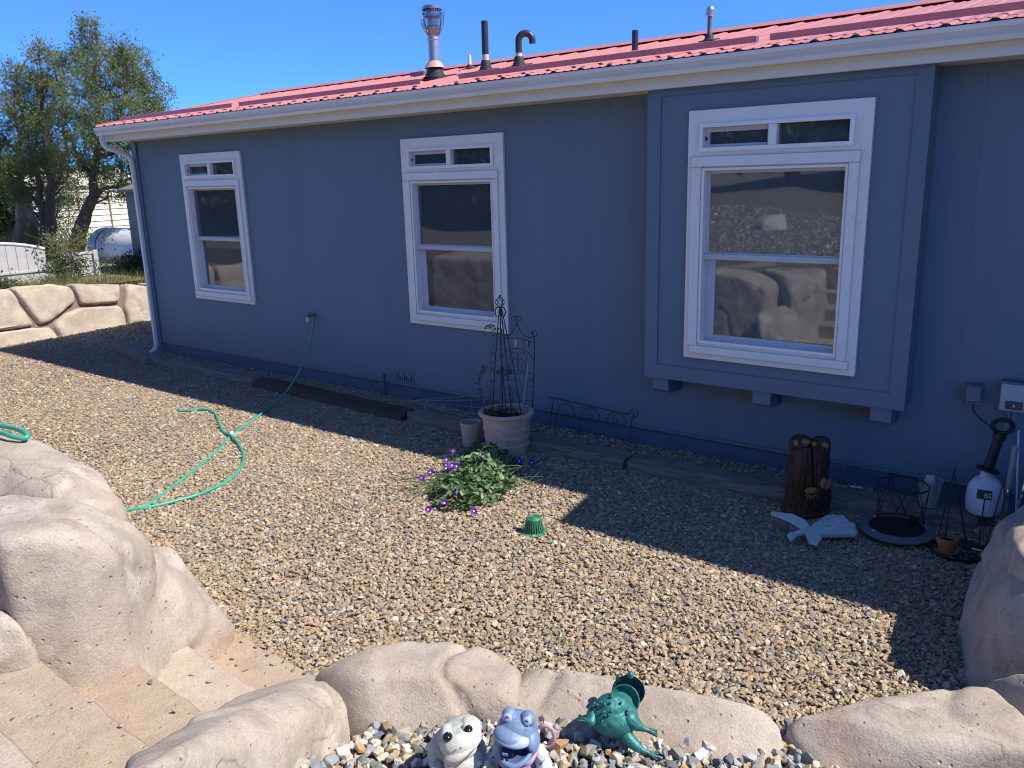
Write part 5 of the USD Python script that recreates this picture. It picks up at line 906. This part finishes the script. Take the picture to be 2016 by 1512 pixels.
F1 = np.array([-1.350, -3.789, .262])
t = thing('frog_statue', 'blue glazed pottery frog with an open mouth, teal bow tie and dotted sleeves', 'frog statue', F1, rotz=FR - .22, scale=.88)
hd = [ell((.0, .0, .265), (.072, .066, .062)), ell((-.012, -.042, .262), (.066, .050, .034), (0, 14, 0)), ell((.052, -.018, .235), (.028, .05, .045)), ell((-.028, -.006, .318), (.026, .027, .028)), ell((.038, -.008, .314), (.027, .028, .028)), ell((0, .02, .20), (.064, .060, .07)), ell((0, .01, .10), (.066, .062, .11)), ell((-.054, -.012, .235), (.024, .045, .04))]
hm = Manifold.batch_boolean(hd + [ell((.0, -.055, .196), (.062, .045, .022), (-8, 10, 0))], m3.OpType.Add)
cav = Manifold.batch_hull([ell((.004, -.098, .226), (.058, .030, .030)), ell((.01, -.035, .222), (.040, .02, .010))])
cav2 = Manifold.batch_hull([ell((.004, -.098, .226), (.063, .034, .034)), ell((.01, -.030, .222), (.046, .026, .016))])
obj('body', blob(hm - cav2, .005, 3), 'blue_glaze', t, smooth=True)
obj('upper_lip', blob([ell((-.006, -.062, .268), (.060, .034, .017), (24, 8, 0))], .005, 3), 'blue_speck', t, smooth=True)
obj('mouth_inside', blob((hm ^ cav2) - cav, .006, 1), 'blue_mouth', t, smooth=True)
obj('lower_lip', tube(spline([(-.058, -.040, .212), (-.040, -.082, .196), (.0, -.100, .190), (.036, -.085, .202), (.064, -.045, .224)], 6), [.006, .010, .011, .010, .006], 10), 'blue_glaze', t, smooth=True)
obj('tooth', [bx(-.036, -.016, -.094, -.089, .222, .232, .001)], 'blue_glaze', t); obj('nostril', trimesh.creation.icosphere(1, .005).apply_translation((.0, -.0905, .228)), 'frog_eye', t)
for c in ((-.029, -.027, .324), (.039, -.030, .320)):
    e = obj('eye', blob([ell(c, (.0165, .008, .0165), (-25, 0, 0))], .004, 2), 'blue_speck', t, smooth=True); obj('pupil', ring(np.array(c) + [0, -.0072, .003], .005, .0013, 14, 'y'), 'blue_mouth', e)
obj('collar', tube(spline([(-.064, -.030, .185), (-.045, -.068, .172), (.0, -.088, .165), (.048, -.066, .180), (.072, -.020, .205)], 6), .0085, 10), 'pink_glaze', t, smooth=True)
obj('vest', blob([ell((.0, -.035, .115), (.052, .045, .075))], .006, 3), 'pink_glaze', t, smooth=True)
obj('belly', blob([ell((-.008, -.055, .118), (.040, .032, .052))], .006, 3), 'blue_mouth', t, smooth=True)
obj('apron', blob([ell((.005, -.062, .050), (.048, .030, .042))], .006, 3), 'pale_pink', t, smooth=True)
obj('bow_tie', blob([ell((-.026, -.094, .152), (.024, .008, .012), (0, 12, 0)), ell((.032, -.092, .158), (.028, .008, .012), (0, -18, 0))], .004, 3), 'teal_glaze', t, smooth=True); obj('bow_knot', blob([ell((.002, -.099, .150), (.0065, .0055, .0055))], .003, 1), 'pale_pink', t, smooth=True)
for s in (-1, 1):
    x = s * .086; P0 = [np.array(p) for p in ((s * .070, .01, .175), (s * .098, -.01, .120), (s * .084, -.035, .060))]
    sl = obj('sleeve', blob([chain(P0, [.026, .030, .036]), ell((s * .085, -.045, .045), (.034, .034, .038))], .005, 4), 'white_glaze', t, smooth=True)
    tm = stage.GetPrimAtPath(sl); pts = np.array(UsdGeom.Mesh(tm).GetPointsAttr().Get()); nr = np.array(UsdGeom.Mesh(tm).GetNormalsAttr().Get())
    ok = np.where((nr[:, 1] < .2))[0]; gg = np.random.default_rng(40 + s); ch = []
    for i_ in gg.permutation(ok):
        if all(np.linalg.norm(pts[i_] - pts[j]) > .021 for j in ch): ch.append(i_)
        if len(ch) > 20: break
    for i_ in ch:
        d = trimesh.creation.cylinder(.0043, .002, sections=12); d.apply_transform(trimesh.geometry.align_vectors([0, 0, 1], nr[i_])); d.apply_translation(pts[i_]); obj('dot', d, 'blue_mouth', sl)
    if s > 0: obj('cuff_flower', blob([ell((.082, -.02, .180), (.020, .017, .022))], .004, 2, .003, 120), 'white_glaze', t, smooth=True)
obj('handle', tube([(.088 + .030 * math.cos(a), .055, .205 + .042 * math.sin(a)) for a in np.linspace(2.4, -2.2, 24)], .0075, 10), 'pink_glaze', t, smooth=True)

F2 = np.array([-1.218, -3.437, .288])
t = thing('frog_statue', 'verdigris metal frog with gaping mouth leaning back on the long boulder', 'frog statue', F2, rotz=FR, scale=1.3)
# local x: right in the picture, y: away, z: up
bd = [ell((0, .02, .060), (.064, .055, .052), (20, 10, 0)), ell((-.006, .018, .082), (.048, .040, .040), (0, -14, 0)), ell((.016, .038, .085), (.034, .032, .026))]
obj('body', blob(bd, .005, 5, .0035, 45), 'bronze', t, smooth=True)
gm2 = np.random.default_rng(3); w_ = []
for _ in range(26):
    d = gm2.normal(size=3) * [1, .6, 1] + [0, -.9, .6]; d /= np.linalg.norm(d); p = np.array([-.004, .018, .078]) + d * [.054, .046, .050]; w_.append(T(trimesh.creation.icosphere(1, .0035), p))
obj('wart', w_, 'bronze', t, smooth=True, kind='stuff')
def bowl(c, ax_, r_, deep, th=.003):
    prof = [(.001, -deep), (r_ * .6, -deep * .72), (r_ * .9, -deep * .28), (r_, 0), (r_ + .003, .001), (r_ + .002, -.004), (r_ * .92, -deep * .36), (r_ * .62, -deep * .85), (.001, -deep - th)]
    m = lathe(prof, 40); m.apply_transform(trimesh.geometry.align_vectors([0, 0, 1], np.array(ax_) / np.linalg.norm(ax_))); m.apply_translation(c); return m
hc = np.array([.032, .052, .084])
obj('lower_jaw', bowl(hc, (-.25, -.85, .48), .0365, .016), 'bronze', t, smooth=40); obj('jaw_rim', T(ring((0, 0, 0), .0495, .0026, 40), hc, rot=None).apply_transform(np.eye(4)) if 0 else (lambda m: (m.apply_transform(trimesh.geometry.align_vectors([0, 0, 1], np.array([-.25, -.85, .48]) / np.linalg.norm([-.25, -.85, .48]))), m.apply_translation(hc), m)[-1])(ring((0, 0, .001), .037, .0019, 40)), 'bronze', t, smooth=True)
hu = hc + [.012, .020, .012]
obj('upper_jaw', bowl(hu, (-.12, -.95, .15), .040, .020), 'bronze_dark', t, smooth=40)
for dx, dy_, dz_ in ((.006, .004, .045), (-.022, .020, .026)): obj('eye', blob([ell(hu + [dx, dy_, dz_], (.0085, .010, .0115))], .004, 1), 'bronze', t, smooth=True)
obj('tongue', tube(spline([hc + [-.010, -.012, .002], hc + [.002, -.016, .0], hc + [.010, -.020, -.014], hc + [.016, -.022, -.030]], 5), .0013, 6), 'bronze', t, smooth=True)
def leg(P, rs, nm):
    l = obj(nm, blob([chain(P, rs)], .004, 4), 'bronze', t, smooth=True); e = np.array(P[-1]); d = e - np.array(P[-2]); d /= np.linalg.norm(d); n_ = np.cross(d, [0, 0, 1.0]); n_ /= np.linalg.norm(n_)
    obj('foot', blob([Manifold.batch_boolean([cap(e - d * .012, e + d * .020 + n_ * .010 * k, .0048, .0034) for k in (-1, 0, 1)], m3.OpType.Add), hull_m([e, e + d * .015 + n_ * .009, e + d * .015 - n_ * .009, e + [0, 0, .004]])], .004, 2), 'bronze_dark', l, smooth=True)
def hull_m(P): return Manifold.hull_points(np.asarray(P, float))
leg([(.036, -.008, .072), (.053, -.014, .058), (.068, -.018, .050), (.083, -.020, .045)], [.021, .015, .008, .0055], 'leg')
leg([(.028, -.020, .028), (.048, -.036, .014), (.064, -.044, .006), (.080, -.048, .0)], [.018, .014, .008, .0055], 'leg')
leg([(-.050, .02, .078), (-.062, -.012, .068), (-.074, -.008, .070)], [.015, .012, .008], 'arm'); 

# ------------------------------------------------------------------ background: gate, shed, tank, trees, brush
t = thing('vinyl_gate', 'low white vinyl gate with an arched top standing in front of the junipers', 'gate', (-15.7, 0, 0))
g0, g1y = -.75, 1.17
def topz(y): return 1.25 + .03 - .17 * max(0, (y - .25)) ** 2 * 1.05 - .02 * max(0, .25 - y)
ys = np.linspace(g0, g1y, 13)
for a, b in zip(ys[:-1], ys[1:]): obj('board', hullmesh([(x, y, z) for x in (-.02, .02) for y in (a + .004, b - .004) for z in (.58, topz(y) - .05)]), 'vinyl_fence', t)
obj('top_rail', tube([(0, y, topz(y) - .02) for y in ys], .035, 8), 'vinyl_fence', t, smooth=True); obj('rail', bx(.021, .045, g0, g1y, .72, .76, .004), 'vinyl_fence', t); obj('rail', bx(-.03, .05, g0, g1y, .53, .60, .004), 'vinyl_fence', t)
t = thing('vinyl_gate', 'short white vinyl fence panel with a post half hidden by brush', 'fence panel', (-15.7, 0, 0))
ys = np.linspace(1.50, 1.98, 5)
for a, b in zip(ys[:-1], ys[1:]): obj('board', bx(-.02, .02, a + .003, b - .003, .56, .95, .003), 'vinyl_fence', t)
obj('top_rail', bx(-.035, .035, 1.48, 2.0, .951, 1.0, .006), 'vinyl_fence', t); obj('rail', bx(.021, .04, 1.48, 1.98, .74, .77, .003), 'vinyl_fence', t); obj('post', bx(-.05, .05, 2.001, 2.09, .45, 1.02, .008), 'vinyl_fence', t)
t = thing('metal_shed', 'cream metal shed with lapped siding and brown trim strips behind the trees', 'shed', (-25, 5.0, 0))
nl = 11
for k in range(nl): obj('siding_plank', hullmesh([(x + dx, y, z) for y in (0, 3.1) for x, dx, z in ((0, .0, .35 + k * .17), (0, .03, .35 + k * .17), (0, .008, .35 + (k + 1) * .17 - .012), (0, 0, .35 + (k + 1) * .17 - .012))]), 'shed_siding', t)
obj('wall', bx(-2.5, -.001, .0, 3.1, .2, 2.25), 'shed_brown', t)
for y in (.35, 1.25, 2.15, 3.05): obj('trim_strip', bx(.0, .036, y, y + .045, .35, 2.2), 'shed_brown', t)
obj('roof', hullmesh([(x, y, z) for y in (-.1, 3.2) for x, z in ((.12, 2.22), (.12, 2.28), (-1.2, 2.75), (-2.6, 2.28), (-2.6, 2.22))]), 'shed_siding', t)
t = thing('propane_tank', 'silver white propane tank with a rusty dome lid beside the house', 'propane tank', (-17.72, 3.75, .86))
pf = [(.001, -1.2)] + [(.43 * math.cos(a), -.85 + .32 * math.sin(a)) for a in np.linspace(-1.45, 0, 9)] + [(.43 * math.cos(a), 1.2 + .32 * math.sin(a)) for a in np.linspace(0, 1.45, 9)] + [(.001, 1.54)]
obj('tank', T(lathe(pf, 36), rot=(0, math.pi / 2, 0)), 'tank_silver', t, smooth=40)
obj('strap', T(lathe([(.434, -.58), (.434, -.54)], 36), rot=(0, math.pi / 2, 0)), 'closure', t, smooth=True); obj('strap', T(lathe([(.433, -.30), (.433, -.285)], 36), rot=(0, math.pi / 2, 0)), 'closure', t, smooth=True)
obj('dome_lid', T(lathe([(.13, 0), (.13, .14), (.10, .19), (.001, .20)], 24), (.55, 0, .40)), 'rust', t, smooth=40)
for x in (-.5, .8): obj('saddle', bx(x - .1, x + .1, -.25, .25, -.5, -.40), 'olive', t)
t = thing('olive_shed', 'plain olive brown shed wall in shade just beyond the house corner', 'shed', (-15.52, 2.7, 0))
obj('wall', bx(0, 3.0, 0, 2.4, .3, 2.05), 'olive', t); obj('roof', hullmesh([(x, y, z) for x in (-.05, 3.1) for y, z in ((-.12, 2.052), (-.12, 2.10), (1.2, 2.5), (2.5, 2.10), (2.5, 2.052))]), 'olive', t)

def foliage(lobes, per, size, g, squash=(1, 1, .85), shell=.5):
    """sprays of small leaf blades gathered into clumps inside each lobe"""
    Vs = []
    for x, y, z, r in lobes:
        nc = max(6, int(26 * (r / .4) ** 2))
        d = g.normal(size=(nc, 3)); d /= np.linalg.norm(d, axis=1, keepdims=True); rad = r * g.uniform(shell, 1.08, (nc, 1)) ; C = np.array([x, y, z]) + d * rad * squash
        n = per; c = np.repeat(C, n, 0); dd = np.repeat(d, n, 0)
        cr = np.repeat(g.uniform(.05, .14, nc), n)[:, None]
        q = c + g.normal(size=c.shape) * cr * [.8, .8, .9]
        ax_ = dd * .6 + g.normal(size=q.shape) * .6 + [0, 0, .55]; ax_ /= np.linalg.norm(ax_, axis=1, keepdims=True)
        sd = np.cross(ax_, g.normal(size=q.shape)); sd /= np.linalg.norm(sd, axis=1, keepdims=True) + 1e-9
        L = size * g.uniform(.6, 1.4, (len(q), 1)); w = L * .24
        Vs.append(np.stack([q - ax_ * L * .5, q + sd * w, q + ax_ * L * .6, q - sd * w], 1))
    V = np.concatenate(Vs).reshape(-1, 3); i = np.arange(len(V) // 4) * 4
    return trimesh.Trimesh(V, np.vstack([np.stack([i, i + 1, i + 2], 1), np.stack([i, i + 2, i + 3], 1)]), process=False)
def tree(D, label, per, size, leafm, barkm, seed, r0=.14, twigs=60, group=None, name='juniper_tree', category='juniper'):
    g = np.random.default_rng(seed); b = np.array([D['trunks'][0][0][0], D['trunks'][0][0][1], 0.0])
    t = thing(name, label, category, b, group=group)
    for k, P in enumerate(D['trunks']):
        sp = spline(P, 6); sp = sp + (meshkit.noise(sp * 3, seed)[:, None] - .5) * [.08, .08, 0]
        r = r0 if k == 0 else r0 * (.7 if P[0][2] < 1.2 else .30)
        m = tube(sp, [r * 1.25, r * .95, r * .6, r * .28, r * .08], 10); m.vertices = m.vertices + m.vertex_normals * ((meshkit.fbm(m.vertices * [16, 16, 5], 3, seed + k) - .5) * r * .5)[:, None]
        obj('trunk' if k == 0 else 'limb', m, barkm, t, smooth=True, off=b)
    allp = np.vstack([spline(P, 6) for P in D['trunks']]); tw = []
    for x, y, z, r in D['lobes']:
        c = np.array([x, y, z]); o = allp[np.argmin(np.linalg.norm(allp - (c - [0, 0, .5]), axis=1))]
        tw.append(tube(spline([o, o + (c - o) * .5 + g.normal(size=3) * .06, c], 4), [.030, .016, .006], 5))
        for _ in range(5): d = g.normal(size=3); d /= np.linalg.norm(d); tw.append(tube([c - d * r * .2, c + d * r * .9 + [0, 0, .08]], [.008, .003], 4))
    for _ in range(twigs):
        o = allp[g.integers(len(allp) // 4, len(allp))]; d = g.normal(size=3) * [1, 1, .45] + [0, 0, .1]; d /= np.linalg.norm(d); L = g.uniform(.25, .7)
        tw.append(tube(spline([o, o + d * L * .5 + g.normal(size=3) * .05, o + d * L + g.normal(size=3) * .08], 3), [.012, .006, .002], 4))
    if tw: obj('branches', tw, barkm if barkm != 'bark' or not D['lobes'] else 'bark', t, off=b)
    if D['lobes']: obj('crown', foliage(D['lobes'], per, size, g), leafm, t, off=b)
    return t
tree(DATA['tree_main'], 'tall green juniper with a leaning dark trunk nearest the house corner', 64, .046, 'juniper', 'bark', 51, .15, 90)
tree(DATA['tree_left'], 'thin crowned juniper with bare upper twigs left of the tall one', 56, .046, 'juniper', 'bark', 52, .13, 140)
tree(DATA['tree_dead'], 'dead juniper trunk with peeling pale bark and bare branches', 0, .05, 'juniper', 'dead_bark', 53, .13, 150, name='dead_tree', category='dead tree')
for k, D_ in enumerate(DATA['trees_back']):
    tree(D_, ['dark juniper filling the left edge behind the dead trunk', 'dark juniper behind the thin crowned tree', 'distant juniper hidden behind the olive shed'][k], 60, .11, 'juniper_dark', 'bark', 60 + k, .16, 20)
# trees on the slope behind the viewer, seen in the panes
gt = np.random.default_rng(77)
mt = thing('slope_juniper', 'first dark juniper of the row on the slope mirrored in the windows', 'juniper', (-3.5, -14.2, 1.5), group='junipers mirrored in the window glass')
lob = [(gt.normal() * .8, gt.normal() * .8, 1.0 + 3.2 * gt.random(), gt.uniform(.5, .8)) for _ in range(26)]
obj('trunk', tube([(0, 0, -.3), (.05, 0, 1.5), (0, .05, 3.6)], [.2, .14, .04], 8), 'bark', mt); obj('crown', foliage(lob, 26, .2, gt), 'juniper_dark', mt)
for k, (x, y) in enumerate([(-6.2, -13.5), (-9, -12.5), (-11.6, -9.6), (-15.2, -8.8), (-1, -15), (-19, -8.2), (-5, -17), (-13.2, -10.6), (-23, -9.5), (2.5, -14)]):
    r = thing('slope_juniper', 'dark juniper of the slope row mirrored in the windows, number %s along it' % ['two', 'three', 'four', 'five', 'six', 'seven', 'eight', 'nine', 'ten', 'eleven'][k], 'juniper', (x, y, float(hz(x, y)) - .2), rotz=k * 1.1, group='junipers mirrored in the window glass')
    p = stage.GetPrimAtPath(r); p.GetReferences().AddInternalReference(mt); p.SetInstanceable(True)
# brush, grass
def brush(x, y, z, r, h, label, seed, leafm='shrub', flowers=0):
    g = np.random.default_rng(seed); t = thing('shrub', label, 'shrub', (x, y, z))
    obj('stems', [tube(spline([(g.normal() * .05, g.normal() * .05, 0), (g.normal() * r * .4, g.normal() * r * .4, h * .5), (g.normal() * r * .7, g.normal() * r * .7, h)], 3), .005, 4) for _ in range(22)], 'twig', t)
    obj('foliage', foliage([(g.normal() * r * .5, g.normal() * r * .5, h * g.uniform(.25, .85), r * .45) for _ in range(9)], 26, .045, g), leafm, t)
    if flowers: obj('blossoms', [T(trimesh.creation.icosphere(1, .018), (g.normal() * r * .5, -r * .3 + g.normal() * .1, h * g.uniform(.5, .95)), s=(1, 1, .6)) for _ in range(flowers)], 'aster', t)
brush(-15.2, 1.40, .52, .34, .58, 'leggy shrub with lilac flowers between the two white fence panels', 71, flowers=16)
brush(-15.4, 2.45, .52, .34, .38, 'dense green shrub right of the white fence post, below the tank', 72)
brush(-15.0, 2.95, .50, .34, .38, 'low green shrub in front of the olive shed', 73)
brush(-16.6, 1.9, .55, .5, .8, 'shrub behind the short fence panel under the tall juniper', 74, 'juniper')
brush(-22.5, 4.6, .65, .9, 1.6, 'dark bush behind the dead trunk', 75, 'juniper_dark')
brush(-21.0, 3.3, .62, .6, .9, 'bush at the foot of the thin crowned juniper', 76, 'juniper')
brush(-14.6, -.15, .52, .30, .22, 'small green weed clump in front of the arched gate', 77)
gg = np.random.default_rng(81); N_ = 5200
bx_ = gg.uniform(-15.6, -13.05, N_); by_ = gg.uniform(-1.6, 3.2, N_); keep = (meshkit.noise(np.stack([bx_ * 1.6, by_ * 1.6, 0 * bx_], 1), 6) > .35) & (bx_ < -12.95 - .13 * by_ - .1); bx_, by_ = bx_[keep], by_[keep]
h_ = gg.uniform(.06, .26, len(bx_)); th = gg.uniform(0, 6.28, len(bx_)); ln = gg.normal(size=(len(bx_), 2)) * .4
b0 = np.stack([bx_, by_, ug(bx_, by_) - .02], 1); sd = np.stack([np.cos(th), np.sin(th), 0 * th], 1) * .005
V = np.stack([b0 - sd, b0 + sd, b0 + np.c_[ln * h_[:, None], h_]], 1).reshape(-1, 3)
tag(stage.GetPrimAtPath(obj('dry_grass', trimesh.Trimesh(V, np.arange(len(V)).reshape(-1, 3), process=False), 'dry_grass')), 'dry yellow green grass on top of the stone retaining wall', 'grass', kind='stuff')
# weeds in the yard gravel
for k, (x, y, lb_) in enumerate(((-1.95, -2.66, 'tiny weed tuft in the gravel above the squarish boulder'), (-4.55, -.72, 'thin weed sprouting left of the beige pot'))):
    g = np.random.default_rng(90 + k); V = []
    for _ in range(26):
        a = g.uniform(0, 6.28); d = np.array([math.cos(a), math.sin(a), g.uniform(.2, 1.2)]) * g.uniform(.015, .04); s = np.array([-math.sin(a), math.cos(a), 0]) * .003; o = g.normal(size=3) * [.02, .02, 0]; V += [o - s, o + s, o + d]
    p = solo('weed', trimesh.Trimesh(np.array(V), np.arange(len(V)).reshape(-1, 3), process=False), 'vine_leaf', lb_, 'weed'); UsdGeom.Xformable(stage.GetPrimAtPath(p)).AddTranslateOp().Set(Gf.Vec3d(x, y, .008))
